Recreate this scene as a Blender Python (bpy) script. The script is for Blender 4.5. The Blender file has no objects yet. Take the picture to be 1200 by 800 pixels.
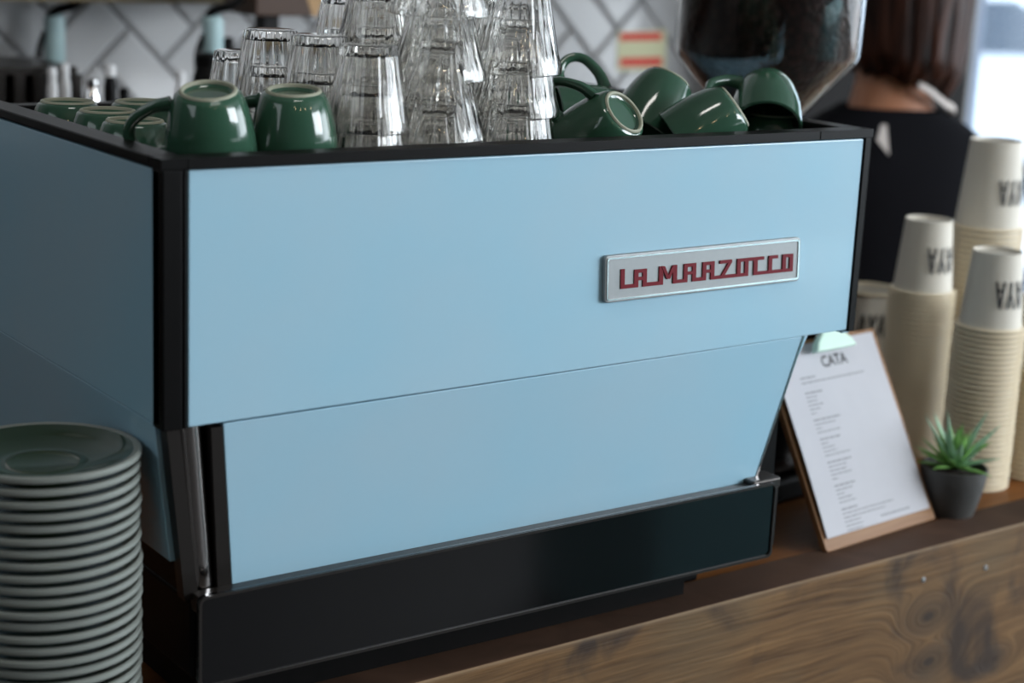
import bpy, bmesh, math, random
from mathutils import Vector, Matrix, Quaternion
random.seed(7)
C = bpy.context.scene.collection
PI = math.pi
ZC = -0.43        # counter top; z = 0 is the top edge of the machine's panels
FLOOR = -1.38
TRAY = -0.045

# ------------------------------------------------------------------ camera
CAM = Vector((-0.51263988, -1.09101256, 0.17353316))
RX = Vector((0.81411992, -0.57897261, 0.04471549))
RY = Vector((-0.09961455, -0.21510374, -0.97149746))
RZ = Vector((0.57208889, 0.78646112, -0.23279433))
FPX = 2043.012
def at(px, py, axis, val):
    """the point of the plane axis = val seen at photo pixel (px, py)"""
    d = RX * ((px - 600) / FPX) + RY * ((py - 400) / FPX) + RZ
    t = (val - CAM[axis]) / d[axis]
    return CAM + d * t
def at_t(px, py, t):
    return CAM + (RX * ((px - 600) / FPX) + RY * ((py - 400) / FPX) + RZ) * t
cd = bpy.data.cameras.new('camera')
cam = bpy.data.objects.new('camera', cd); C.objects.link(cam)
m = Matrix.Identity(4)
for i in range(3):
    m[i][0] = RX[i]; m[i][1] = -RY[i]; m[i][2] = -RZ[i]; m[i][3] = CAM[i]
cam.matrix_world = m
cd.sensor_width = 36; cd.lens = FPX / 1200 * 36
cd.clip_start = 0.02; cd.clip_end = 200
cd.dof.use_dof = True; cd.dof.focus_distance = 1.43; cd.dof.aperture_fstop = 3.8
cd.dof.aperture_blades = 7
bpy.context.scene.camera = cam

# ------------------------------------------------------------------ materials
MATS = {}
def mat(name, col, rough=0.5, metal=0.0, spec=0.5, coat=0.0, trans=0.0, ior=1.45, noise=None, bump=None, emit=None, sheen=0, sss=0):
    """noise=(scale, colour2, amount), bump=(scale, strength)"""
    m = bpy.data.materials.new(name); m.use_nodes = True
    nt = m.node_tree; b = nt.nodes['Principled BSDF']
    b.inputs['Base Color'].default_value = (*col, 1)
    b.inputs['Roughness'].default_value = rough; b.inputs['Metallic'].default_value = metal
    b.inputs['Specular IOR Level'].default_value = spec; b.inputs['Coat Weight'].default_value = coat
    b.inputs['Coat Roughness'].default_value = 0.05
    b.inputs['Transmission Weight'].default_value = trans; b.inputs['IOR'].default_value = ior
    if sss:
        b.inputs['Subsurface Weight'].default_value = sss; b.inputs['Subsurface Radius'].default_value = (0.01, 0.005, 0.003)
    if sheen: b.inputs['Sheen Weight'].default_value = sheen
    tc = nt.nodes.new('ShaderNodeTexCoord')
    ns, c2, am = noise or (40, tuple(c * 0.9 for c in col), 0.3)
    n = nt.nodes.new('ShaderNodeTexNoise'); n.inputs['Scale'].default_value = ns; n.inputs['Detail'].default_value = 5
    nt.links.new(tc.outputs['Object'], n.inputs['Vector'])
    mr = nt.nodes.new('ShaderNodeMapRange'); mr.inputs[1].default_value = 0.35; mr.inputs[2].default_value = 0.7
    mr.inputs[3].default_value = 0; mr.inputs[4].default_value = am
    nt.links.new(n.outputs['Fac'], mr.inputs[0])
    mx = nt.nodes.new('ShaderNodeMix'); mx.data_type = 'RGBA'
    mx.inputs[6].default_value = (*col, 1); mx.inputs[7].default_value = (*c2, 1)
    nt.links.new(mr.outputs[0], mx.inputs[0]); nt.links.new(mx.outputs[2], b.inputs['Base Color'])
    if bump:
        n2 = nt.nodes.new('ShaderNodeTexNoise'); n2.inputs['Scale'].default_value = bump[0]; n2.inputs['Detail'].default_value = 4
        nt.links.new(tc.outputs['Object'], n2.inputs['Vector'])
        bp = nt.nodes.new('ShaderNodeBump'); bp.inputs['Strength'].default_value = bump[1]; bp.inputs['Distance'].default_value = 0.01
        nt.links.new(n2.outputs['Fac'], bp.inputs['Height']); nt.links.new(bp.outputs[0], b.inputs['Normal'])
    if emit:
        b.inputs['Emission Color'].default_value = (*emit[0], 1); b.inputs['Emission Strength'].default_value = emit[1]
    MATS[name] = m
    return m

BLUE = mat('blue_enamel', (0.36, 0.545, 0.655), rough=0.22, spec=0.5, coat=0.25, noise=(6, (0.28, 0.55, 0.70), 0.5), bump=(9, 0.006))
BLACK = mat('black_plastic', (0.003, 0.003, 0.003), rough=0.38, spec=0.12, noise=(60, (0.005, 0.0045, 0.0045), 0.5))
BLACKG = mat('black_gloss', (0.003, 0.003, 0.0035), rough=0.09, spec=0.7, coat=0.0, noise=(8, (0.004, 0.0045, 0.005), 0.5))
DARKMET = mat('dark_metal', (0.05, 0.045, 0.042), rough=0.3, metal=0.7)
CHROME = mat('chrome', (0.75, 0.73, 0.72), rough=0.16, metal=1.0)
STEEL = mat('brushed_steel', (0.45, 0.45, 0.45), rough=0.32, metal=1.0, noise=(90, (0.35, 0.35, 0.35), 0.6))
BADGE = mat('badge_steel', (0.27, 0.29, 0.295), rough=0.5, metal=0.5, noise=(200, (0.25, 0.27, 0.275), 0.6))
BADGELIP = mat('badge_lip', (0.85, 0.85, 0.85), rough=0.15, metal=0.9)
RED = mat('badge_red', (0.15, 0.004, 0.012), rough=0.5, spec=0.2)
GREEN = mat('green_glaze', (0.032, 0.082, 0.053), rough=0.12, spec=0.55, coat=0.3, noise=(12, (0.036, 0.104, 0.063), 0.7))
GREEN2 = mat('dark_green_glaze', (0.014, 0.075, 0.042), rough=0.15, spec=0.5, coat=0.3)
CLAY = mat('unglazed_clay', (0.33, 0.34, 0.26), rough=0.6)
SAUC = mat('saucer_glaze', (0.020, 0.038, 0.014), rough=0.10, spec=0.55, coat=0.4, noise=(14, (0.024, 0.044, 0.018), 0.6))
SAUCRIM = mat('saucer_underside', (0.23, 0.25, 0.23), rough=0.3, noise=(30, (0.20, 0.22, 0.20), 0.6))
PAPER = mat('white_paper', (0.49, 0.49, 0.52), rough=0.8)
INK = mat('black_ink', (0.02, 0.02, 0.022), rough=0.7)
INKG = mat('grey_ink', (0.22, 0.22, 0.24), rough=0.8)
CUPW = mat('paper_cup', (0.64, 0.60, 0.52), rough=0.6, noise=(25, (0.62, 0.57, 0.48), 0.4))
CUPR = mat('paper_cup_rim', (0.72, 0.62, 0.45), rough=0.55, noise=(25, (0.68, 0.57, 0.39), 0.4))
MINT = mat('mint_clip', (0.58, 0.78, 0.66), rough=0.35)
POT = mat('charcoal_pot', (0.045, 0.044, 0.042), rough=0.6, noise=(20, (0.065, 0.063, 0.058), 0.7), bump=(60, 0.1))
LEAF = mat('leaf_green', (0.15, 0.33, 0.07), rough=0.4, noise=(30, (0.22, 0.42, 0.13), 0.8))
LEAFT = mat('leaf_pale', (0.25, 0.45, 0.28), rough=0.4, noise=(30, (0.40, 0.58, 0.42), 0.8))
SOIL = mat('soil', (0.03, 0.02, 0.014), rough=0.9, bump=(120, 0.6))
TILE = mat('white_tile', (0.45, 0.45, 0.455), rough=0.15, spec=0.5, noise=(3, (0.42, 0.425, 0.43), 0.6))
GROUT = mat('grout', (0.27, 0.27, 0.265), rough=0.9)
PLASTER = mat('plaster', (0.45, 0.44, 0.42), rough=0.9)
DARKWALL = mat('dark_paint', (0.05, 0.05, 0.055), rough=0.8)
DARKM = mat('matt_black_steel', (0.012, 0.011, 0.011), rough=0.7, spec=0.15)
CEIL = mat('ceiling_paint', (0.35, 0.35, 0.34), rough=0.9)
TEAL = mat('teal_reflector_paint', (0.38, 0.78, 0.84), rough=0.4)
FLOORM = mat('concrete_floor', (0.05, 0.045, 0.043), rough=0.6, noise=(5, (0.04, 0.037, 0.035), 0.8))
SKIN = mat('skin', (0.36, 0.15, 0.075), rough=0.5, sss=0.1)
CLOTH = mat('black_cloth', (0.006, 0.006, 0.008), rough=0.9, spec=0.1, bump=(200, 0.2))
TROUS = mat('dark_trousers', (0.02, 0.02, 0.03), rough=0.9)
STRAP = mat('pale_strap', (0.50, 0.45, 0.42), rough=0.7)
BEAN = mat('coffee_beans', (0.030, 0.011, 0.006), rough=0.4)
SIGNP = mat('sign_yellow', (0.62, 0.62, 0.40), rough=0.7)
SIGNR = mat('sign_red', (0.62, 0.03, 0.02), rough=0.6)
WHITEM = mat('white_enamel', (0.75, 0.75, 0.76), rough=0.25)
CYAN = mat('pale_cyan_enamel', (0.42, 0.58, 0.60), rough=0.25)
CARP = mat('white_car_paint', (0.70, 0.74, 0.80), rough=0.2, coat=0.5)
GLASSDK = mat('dark_glass', (0.10, 0.12, 0.15), rough=0.05)
PAVE = mat('pavement', (0.55, 0.60, 0.66), rough=0.9, noise=(1.2, (0.45, 0.50, 0.56), 0.8))
FACADE = mat('pale_facade', (0.78, 0.84, 0.90), rough=0.9, noise=(0.8, (0.62, 0.70, 0.78), 0.8))
RUBBER = mat('rubber', (0.02, 0.02, 0.02), rough=0.8)
CARD = mat('cardboard', (0.42, 0.27, 0.14), rough=0.8)
DARKBROWN = mat('dark_brown_wood', (0.05, 0.022, 0.010), rough=0.6)
FRAMEB = mat('blue_grey_frame', (0.16, 0.21, 0.30), rough=0.5)

# hair: fine strands along the length
m = mat('brown_hair', (0.030, 0.011, 0.006), rough=0.5, spec=0.2)
nt = m.node_tree; b = nt.nodes['Principled BSDF']
tc = nt.nodes.new('ShaderNodeTexCoord'); mp = nt.nodes.new('ShaderNodeMapping'); mp.inputs['Scale'].default_value = (1, 1, 0.08)
n = nt.nodes.new('ShaderNodeTexNoise'); n.inputs['Scale'].default_value = 70; n.inputs['Detail'].default_value = 3
cr = nt.nodes.new('ShaderNodeValToRGB'); cr.color_ramp.elements[0].position = .38; cr.color_ramp.elements[1].position = .68
cr.color_ramp.elements[0].color = (0.007, 0.003, 0.002, 1); cr.color_ramp.elements[1].color = (0.050, 0.016, 0.008, 1)
bp = nt.nodes.new('ShaderNodeBump'); bp.inputs['Strength'].default_value = .6; bp.inputs['Distance'].default_value = .01
nt.links.new(tc.outputs['Object'], mp.inputs[0]); nt.links.new(mp.outputs[0], n.inputs['Vector']); nt.links.new(n.outputs['Fac'], cr.inputs[0])
nt.links.new(cr.outputs[0], b.inputs['Base Color']); nt.links.new(n.outputs['Fac'], bp.inputs['Height']); nt.links.new(bp.outputs[0], b.inputs['Normal'])
HAIR = m

# clear glass
def glass(name, col=(1, 1, 1), rough=0.0, ior=1.45):
    m = bpy.data.materials.new(name); m.use_nodes = True
    nt = m.node_tree; nt.nodes.clear()
    o = nt.nodes.new('ShaderNodeOutputMaterial'); g = nt.nodes.new('ShaderNodeBsdfGlass')
    g.inputs['Color'].default_value = (*col, 1); g.inputs['Roughness'].default_value = rough; g.inputs['IOR'].default_value = ior
    nt.links.new(g.outputs[0], o.inputs[0]); return m
GLASS = glass('clear_glass', (0.985, 0.982, 0.975))
PANE = glass('window_glass', (0.97, 0.99, 1.0), ior=1.05)

# beans: rounded cells pressed against the hopper wall
nt = BEAN.node_tree; b = nt.nodes['Principled BSDF']
tc = nt.nodes.new('ShaderNodeTexCoord'); v = nt.nodes.new('ShaderNodeTexVoronoi'); v.inputs['Scale'].default_value = 130
nt.links.new(tc.outputs['Object'], v.inputs['Vector'])
cr = nt.nodes.new('ShaderNodeValToRGB')
cr.color_ramp.elements[0].color = (0.030, 0.012, 0.008, 1); cr.color_ramp.elements[0].position = 0.1
cr.color_ramp.elements[1].color = (0.008, 0.003, 0.002, 1); cr.color_ramp.elements[1].position = 0.75
nt.links.new(v.outputs['Distance'], cr.inputs[0]); nt.links.new(cr.outputs[0], b.inputs['Base Color'])
bp = nt.nodes.new('ShaderNodeBump'); bp.invert = True; b.inputs['Specular IOR Level'].default_value = .2; bp.inputs['Strength'].default_value = 0.15; bp.inputs['Distance'].default_value = 0.01
nt.links.new(v.outputs['Distance'], bp.inputs['Height']); nt.links.new(bp.outputs[0], b.inputs['Normal'])

def wood(name, c1, c2, c3, axis=0, scale=1.0, rough=0.6, knots=(), bump=0.25):
    """long grain along AXIS, swirling round knots (x, z, size) given in object space"""
    m = bpy.data.materials.new(name); m.use_nodes = True
    nt = m.node_tree; N = nt.nodes; L = nt.links; b = N['Principled BSDF']
    b.inputs['Roughness'].default_value = rough; b.inputs['Specular IOR Level'].default_value = 0.2
    tc = N.new('ShaderNodeTexCoord')
    def math_(op, a, bb=None, clamp=False):
        n = N.new('ShaderNodeMath'); n.operation = op; n.use_clamp = clamp
        for i, v in enumerate((a, bb)):
            if v is None: continue
            if isinstance(v, (int, float)): n.inputs[i].default_value = v
            else: L.new(v, n.inputs[i])
        return n.outputs[0]
    sep = N.new('ShaderNodeSeparateXYZ'); L.new(tc.outputs['Object'], sep.inputs[0])
    g = sep.outputs[2]; x = sep.outputs[0]
    dark = None
    if axis == 1: x = sep.outputs[1]; g = sep.outputs[0]
    if name == 'counter_wood': g = sep.outputs[1]
    warp = N.new('ShaderNodeTexNoise'); warp.inputs['Scale'].default_value = 4 * scale; warp.inputs['Detail'].default_value = 3
    L.new(tc.outputs['Object'], warp.inputs['Vector'])
    gg = math_('ADD', g, math_('MULTIPLY', math_('SUBTRACT', warp.outputs['Fac'], 0.5), 0.045))
    for kx, kz, ks in knots:
        dx = math_('MULTIPLY', math_('SUBTRACT', x, kx), 0.55); dz = math_('SUBTRACT', g, kz)
        d = math_('SQRT', math_('ADD', math_('MULTIPLY', dx, dx), math_('MULTIPLY', dz, dz)))
        infl = math_('POWER', 2.718, math_('MULTIPLY', math_('MULTIPLY', d, d), -1 / (1.6 * ks * ks)))
        # near a knot the grain coordinate becomes the distance to it
        gg = math_('ADD', math_('MULTIPLY', gg, math_('SUBTRACT', 1, infl)), math_('MULTIPLY', math_('MULTIPLY', d, 1.3), infl))
        core = math_('SUBTRACT', 1, math_('DIVIDE', d, ks * 0.62), True)
        ringd = infl
        dk = math_('MAXIMUM', math_('MULTIPLY', core, 1.6), math_('MULTIPLY', ringd, 0.85))
        dark = dk if dark is None else math_('MAXIMUM', dark, dk)
    comb = N.new('ShaderNodeCombineXYZ'); L.new(math_('MULTIPLY', x, 1.2), comb.inputs[0]); L.new(math_('MULTIPLY', gg, 34 * scale), comb.inputs[2])
    n1 = N.new('ShaderNodeTexNoise'); n1.inputs['Scale'].default_value = 2.2; n1.inputs['Detail'].default_value = 6; n1.inputs['Roughness'].default_value = .65
    L.new(comb.outputs[0], n1.inputs['Vector'])
    comb2 = N.new('ShaderNodeCombineXYZ'); L.new(math_('MULTIPLY', x, 6), comb2.inputs[0]); L.new(math_('MULTIPLY', gg, 260 * scale), comb2.inputs[2])
    n2 = N.new('ShaderNodeTexNoise'); n2.inputs['Scale'].default_value = 1.5; n2.inputs['Detail'].default_value = 3
    L.new(comb2.outputs[0], n2.inputs['Vector'])
    n3 = N.new('ShaderNodeTexNoise'); n3.inputs['Scale'].default_value = 5; n3.inputs['Detail'].default_value = 4
    L.new(tc.outputs['Object'], n3.inputs['Vector'])
    f = math_('ADD', math_('MULTIPLY', n1.outputs['Fac'], 0.62), math_('MULTIPLY', n2.outputs['Fac'], 0.38))
    cr = N.new('ShaderNodeValToRGB'); E = cr.color_ramp.elements
    E[0].position = .36; E[0].color = (*c2, 1); E[1].position = .64; E[1].color = (*c1, 1)
    L.new(f, cr.inputs[0])
    mx = N.new('ShaderNodeMix'); mx.data_type = 'RGBA'; mx.inputs[7].default_value = (*c3, 1)
    L.new(cr.outputs[0], mx.inputs[6]); L.new(math_('MULTIPLY', math_('SUBTRACT', n3.outputs['Fac'], .45, True), 2.6, True), mx.inputs[0])
    col = mx.outputs[2]
    if dark is not None:
        mk = N.new('ShaderNodeMix'); mk.data_type = 'RGBA'; mk.inputs[7].default_value = (0.035, 0.024, 0.017, 1)
        L.new(col, mk.inputs[6]); L.new(math_('MULTIPLY', dark, 0.9, True), mk.inputs[0]); col = mk.outputs[2]
    if knots:
        blot = N.new('ShaderNodeTexNoise'); blot.inputs['Scale'].default_value = 9; blot.inputs['Detail'].default_value = 5; blot.inputs['Distortion'].default_value = 1.2
        L.new(tc.outputs['Object'], blot.inputs['Vector'])
        mb = N.new('ShaderNodeMix'); mb.data_type = 'RGBA'; mb.inputs[7].default_value = (0.040, 0.026, 0.018, 1)
        L.new(col, mb.inputs[6]); L.new(math_('MULTIPLY', math_('SUBTRACT', blot.outputs['Fac'], .54, True), 5.5, True), mb.inputs[0]); col = mb.outputs[2]
        edge = math_('MULTIPLY', math_('ADD', sep.outputs[2], .0045, True), 260, True)
        me_ = N.new('ShaderNodeMix'); me_.data_type = 'RGBA'; me_.inputs[7].default_value = (0.30, 0.21, 0.13, 1)
        L.new(col, me_.inputs[6]); L.new(math_('MULTIPLY', edge, n3.outputs['Fac']), me_.inputs[0]); col = me_.outputs[2]
    L.new(col, b.inputs['Base Color'])
    bp = N.new('ShaderNodeBump'); bp.inputs['Strength'].default_value = bump; bp.inputs['Distance'].default_value = 0.004
    L.new(f, bp.inputs['Height']); L.new(bp.outputs[0], b.inputs['Normal'])
    MATS[name] = m
    return m
OAK = wood('board_wood', (0.30, 0.16, 0.075), (0.22, 0.11, 0.05), (0.27, 0.14, 0.065), rough=0.5)
COUNTERW = wood('counter_wood', (0.26, 0.105, 0.032), (0.17, 0.062, 0.018), (0.21, 0.08, 0.025), rough=0.4, scale=.6)

# ------------------------------------------------------------------ mesh helpers
def link(name, bm, material, parent=None, smooth=False, bevel=0, mats=None, angle=35):
    if smooth:
        for f in bm.faces: f.smooth = True
    me = bpy.data.meshes.new(name); bm.normal_update(); bm.to_mesh(me); bm.free()
    for mm in (mats or [material]): me.materials.append(mm)
    o = bpy.data.objects.new(name, me); C.objects.link(o)
    if parent is not None: o.parent = parent
    if smooth and angle:
        try: me.set_sharp_from_angle(angle=math.radians(angle))
        except Exception: pass
    if bevel:
        md = o.modifiers.new('bevel', 'BEVEL'); md.width = bevel; md.segments = 3; md.limit_method = 'ANGLE'
        md.harden_normals = False
    return o
def box(bm, x0, x1, y0, y1, z0, z1, M=None):
    vs = [bm.verts.new((x, y, z)) for z in (z0, z1) for y in (y0, y1) for x in (x0, x1)]
    fs = [(0, 2, 3, 1), (4, 5, 7, 6), (0, 1, 5, 4), (2, 6, 7, 3), (0, 4, 6, 2), (1, 3, 7, 5)]
    r = [bm.faces.new([vs[i] for i in f]) for f in fs]
    if M is not None:
        for v in vs: v.co = M @ v.co
    return r
def hexa(bm, pts):
    """8 corners: bottom loop then top loop (both same winding)"""
    vs = [bm.verts.new(p) for p in pts]
    for f in [(3, 2, 1, 0), (4, 5, 6, 7), (0, 1, 5, 4), (1, 2, 6, 5), (2, 3, 7, 6), (3, 0, 4, 7)]:
        bm.faces.new([vs[i] for i in f])
    bmesh.ops.recalc_face_normals(bm, faces=bm.faces)
def lathe(bm, prof, n=48, M=None, closed=True, ribs=None, mi=None):
    """profile of (r, z) pairs, turned round z. ribs=(count, depth, z0, z1) flutes the radius"""
    rings = []
    allv = []
    for j, (r, z) in enumerate(prof):
        if r < 1e-6:
            v = bm.verts.new((0, 0, z)); rings.append([v]); allv.append(v); continue
        ring = []
        for i in range(n):
            a = 2 * PI * i / n; rr = r
            if ribs and j in ribs[2]:
                rr = r - ribs[1] * (0.5 - 0.5 * math.cos(a * ribs[0]))
            v = bm.verts.new((rr * math.cos(a), rr * math.sin(a), z)); ring.append(v); allv.append(v)
        rings.append(ring)
    for k in range(len(rings) - 1):
        A, B = rings[k], rings[k + 1]
        if len(A) == 1 and len(B) == 1: continue
        for i in range(n):
            j = (i + 1) % n
            if len(A) == 1: f = bm.faces.new((A[0], B[j], B[i]))
            elif len(B) == 1: f = bm.faces.new((A[i], A[j], B[0]))
            else: f = bm.faces.new((A[i], A[j], B[j], B[i]))
            if mi: f.material_index = mi(k)
    if M is not None:
        for v in allv: v.co = M @ v.co
    return allv
def tube(bm, pts, rad, n=12, caps=True, flat=1.0):
    """tube along points; rad a number or list"""
    pts = [Vector(p) for p in pts]; rings = []
    up = None
    for i, p in enumerate(pts):
        t = (pts[min(i + 1, len(pts) - 1)] - pts[max(i - 1, 0)]).normalized()
        if up is None:
            up = t.orthogonal().normalized()
        up = (up - t * up.dot(t)).normalized(); s = t.cross(up)
        r = rad[i] if isinstance(rad, (list, tuple)) else rad
        rings.append([bm.verts.new(p + up * (r * math.cos(2 * PI * k / n)) + s * (r * flat * math.sin(2 * PI * k / n))) for k in range(n)])
    for a, b in zip(rings, rings[1:]):
        for k in range(n):
            j = (k + 1) % n; bm.faces.new((a[k], a[j], b[j], b[k]))
    if caps:
        bm.faces.new(list(reversed(rings[0]))); bm.faces.new(rings[-1])
def prism(bm, poly, y0, y1):
    """outline in x,z pushed along y"""
    a = [bm.verts.new((x, y0, z)) for x, z in poly]; b = [bm.verts.new((x, y1, z)) for x, z in poly]
    bm.faces.new(a); bm.faces.new(list(reversed(b)))
    n = len(poly)
    for i in range(n):
        j = (i + 1) % n; bm.faces.new((a[j], a[i], b[i], b[j]))
    bmesh.ops.recalc_face_normals(bm, faces=bm.faces)
def tag(o, label=None, cat=None, group=None, kind=None):
    if label: o['label'] = label
    if cat: o['category'] = cat
    if group: o['group'] = group
    if kind: o['kind'] = kind
    return o
def empty(name, loc, label, cat, group=None, rz=0):
    o = bpy.data.objects.new(name, None); C.objects.link(o); o.location = loc; o.rotation_euler = (0, 0, rz)
    o.empty_display_size = 0.02
    return tag(o, label, cat, group)
def copy_tree(o, parent=None):
    c = o.copy(); C.objects.link(c)
    if parent is not None: c.parent = parent
    for ch in list(o.children): copy_tree(ch, c)
    return c
def struct(name, bm, m, **k):
    return tag(link(name, bm, m, **k), kind='structure')
def BM(): return bmesh.new()

# ================================================================== THE ROOM
WY = 1.45           # back wall
bm = BM(); box(bm, -2.6, 5.2, -4.2, WY + .12, FLOOR - .1, FLOOR); struct('floor', bm, FLOORM)
bm = BM(); box(bm, -2.6, 5.2, -4.2, WY + .12, 1.62, 1.72); struct('ceiling', bm, CEIL)
# back wall: tiled part up to the window reveal
WX0 = round(at(1141, 60, 1, WY).x, 3); WX1 = 4.6; WZ0 = -0.62; WZ1 = 1.3
bm = BM(); box(bm, -2.6, WX0, WY, WY + .12, FLOOR, 1.62); struct('wall_back', bm, GROUT)
bm = BM()
box(bm, WX0, WX1, WY, WY + .12, FLOOR, WZ0); box(bm, WX0, WX1, WY, WY + .12, WZ1, 1.62); box(bm, WX1, 5.2, WY, WY + .12, FLOOR, 1.62)
struct('trim_2', bm, PLASTER)
bm = BM(); box(bm, -2.7, -2.6, -4.2, WY + .12, FLOOR, 1.62); struct('wall_left', bm, DARKWALL)
bm = BM(); box(bm, -2.7, 5.3, -4.3, -4.2, FLOOR, 1.62); struct('wall_front', bm, DARKWALL)
bm = BM(); box(bm, 5.2, 5.3, 0.6, WY + .12, FLOOR, 1.62); box(bm, 5.2, 5.3, -4.2, 0.6, FLOOR, -0.9); box(bm, 5.2, 5.3, -4.2, .6, 1.4, 1.62)
struct('wall_right', bm, DARKWALL)
# herringbone wall tiles with bevelled faces, one skin of the wall
def tiles(x0, x1, z0, z1, w=0.075):
    bm = BM(); g = 0.0016; be = 0.0075; c = math.cos(PI / 4)
    def quad(i, j, a, b):
        L = [(i * w + g, j * w + g), ((i + a) * w - g, j * w + g), ((i + a) * w - g, (j + b) * w - g), (i * w + g, (j + b) * w - g)]
        I = [(i * w + be, j * w + be), ((i + a) * w - be, j * w + be), ((i + a) * w - be, (j + b) * w - be), (i * w + be, (j + b) * w - be)]
        cx = (L[0][0] + L[2][0]) / 2; cz = (L[0][1] + L[2][1]) / 2
        X = (cx - cz) * c + 0.9; Z = (cx + cz) * c + 0.1
        if not (x0 < X < x1 and z0 < Z < z1): return
        V = []
        for q, d in ((L, 0.0), (L, 0.004), (I, 0.0085)):
            V.append([bm.verts.new(((a_ - b_) * c + 0.9, WY - d, (a_ + b_) * c + 0.1)) for a_, b_ in q])
        for A, B in ((V[0], V[1]), (V[1], V[2])):
            for k in range(4): bm.faces.new((A[k], A[(k + 1) % 4], B[(k + 1) % 4], B[k]))
        bm.faces.new(V[2])
    R = 50
    for i in range(-R, R):
        for j in range(-R, R):
            if (i - j) % 4 == 0: quad(i, j, 2, 1)
            if (i - j) % 4 == 3: quad(i, j, 1, 2)
    bmesh.ops.recalc_face_normals(bm, faces=bm.faces)
    return bm
bm = tiles(-0.6, WX0 - .06, -0.55, 0.9); struct('trim_1', bm, TILE)
# window
bm = BM()
for x in (WX0, 3.55, WX1 - .05): box(bm, x, x + .05, WY + .02, WY + .08, WZ0, WZ1)
for z in (WZ0, WZ1 - .05): box(bm, WX0, WX1, WY + .02, WY + .08, z, z + .05)
win = struct('window_1', bm, FRAMEB)
bm = BM(); box(bm, WX0 + .04, WX1 - .04, WY + .045, WY + .051, WZ0 + .04, WZ1 - .04); p = link('pane', bm, PANE, win)
# outside
bm = BM(); box(bm, -8, 40, WY + .12, 40, FLOOR - .3, FLOOR - .12); tag(link('pavement', bm, PAVE), kind='structure')
bm = BM(); box(bm, 6, 60, 24, 25, FLOOR - .2, 9)
tag(link('building_front', bm, FACADE), kind='structure')

def parked_car():
    t = empty('parked_car', (0, 0, 0), 'white car parked in the street outside the window', 'car')
    # body in local x (length), extruded along y
    side = [(-2.1, .25), (-2.15, .62), (-1.95, .86), (-1.15, .95), (-0.55, 1.38), (0.75, 1.40), (1.45, .98), (2.05, .88), (2.15, .55), (2.1, .25)]
    bm = BM(); prism(bm, side, -.85, .85)
    link('body', bm, CARP, t, smooth=True, bevel=.08)
    for s in (-1, 1):
        bm = BM(); prism(bm, [(-1.0, .97), (-.5, 1.31), (.7, 1.33), (1.25, .98)], s * .855, s * .865); link('window', bm, GLASSDK, t)
        for x in (-1.35, 1.35):
            bm = BM(); lathe(bm, [(0, -.1), (.2, -.1), (.31, -.08), (.33, 0), (.31, .08), (.2, .1), (0, .1)], 24, Matrix.Translation((x, s * .8, .33)) @ Matrix.Rotation(PI / 2, 4, 'X'))
            link('wheel', bm, RUBBER, t, smooth=True)
    return t
car = parked_car(); car.location = (8.9, 7.6, FLOOR - .12); car.rotation_euler = (0, 0, math.radians(-35))

# ================================================================== COUNTER
e0 = Vector((0.215, 0.005)); e1 = Vector((0.99, 0.022))    # top front edge of the plank
ang = math.atan2(e1.y - e0.y, e1.x - e0.x)
org = Vector((0.215, 0.005, ZC + 0.003))
def loc_of(px, py):
    """photo pixel on the plank's front face -> local x, z"""
    n = Vector((math.sin(ang), -math.cos(ang), 0)); d = at_t(px, py, 1) - CAM
    t = (org - CAM).dot(n) / d.dot(n); P = CAM + d * t - org
    return P.x * math.cos(ang) + P.y * math.sin(ang), P.z
k1 = loc_of(1088, 722); k2 = loc_of(1165, 772); k3 = loc_of(1088, 775)
PLANK = wood('plank_wood', (0.205, 0.115, 0.048), (0.060, 0.030, 0.012), (0.120, 0.088, 0.050), rough=0.65, scale=.6,
             knots=[(k1[0], k1[1], .017), (k2[0], k2[1], .011), (k3[0], k3[1], .018)], bump=.5)
bm = BM(); box(bm, -2.0, 3.2, 0, .055, -.34, 0)
pl = link('counter_front_plank', bm, PLANK, bevel=.002)
pl.location = org; pl.rotation_euler = (0, 0, ang)
tag(pl, 'weathered wooden plank with knots along the front edge of the counter', 'plank')
ledge = wood('plank_top_wood', (0.095, 0.052, 0.034), (0.045, 0.025, 0.016), (0.07, 0.040, 0.028), rough=0.6)
if ledge.name == 'plank_top_wood':
    nt = ledge.node_tree
pl.data.materials.append(ledge)
for f in pl.data.polygons:
    if f.normal.z > .9: f.material_index = 1
for q in ((1082, 679), (1155, 665)):
    x, z = loc_of(*q)
    bm = BM(); lathe(bm, [(0, -.0022), (.0028, -.0016), (.0034, 0), (.0034, .004)], 16, Matrix.Translation((x, 0.001, z)) @ Matrix.Rotation(-PI / 2, 4, 'X'))
    link('nail_head', bm, STEEL, pl, smooth=True)
bm = BM(); box(bm, -2.0, 3.2, .056, .60, -.045, -.003)
ct = link('countertop', bm, COUNTERW, bevel=.002); ct.location = org; ct.rotation_euler = (0, 0, ang)
tag(ct, 'orange-brown wooden countertop under the coffee machine and paper cups', 'countertop')
bm = BM(); box(bm, -1.95, 3.1, .10, .46, FLOOR - org.z, -.046)
cb = link('counter_cabinet', bm, DARKBROWN); cb.location = org; cb.rotation_euler = (0, 0, ang)
tag(cb, 'dark panelled counter base below the wooden top', 'counter')

# ================================================================== ESPRESSO MACHINE
M_ = empty('espresso_machine', (0.325, 0.26, ZC), 'large pale blue espresso machine with black trim and a silver name badge', 'espresso machine')
MO = Vector(M_.location)
def part(name, bm, m, parent=None, **k):
    o = link(name, bm, m, None, **k)
    o.parent = parent or M_
    if parent is None or parent is M_: o.location = -MO
    else: o.location = (0, 0, 0)
    return o
XL, XR, D = -0.019, 0.671, 0.52
PH = 0.181
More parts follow.
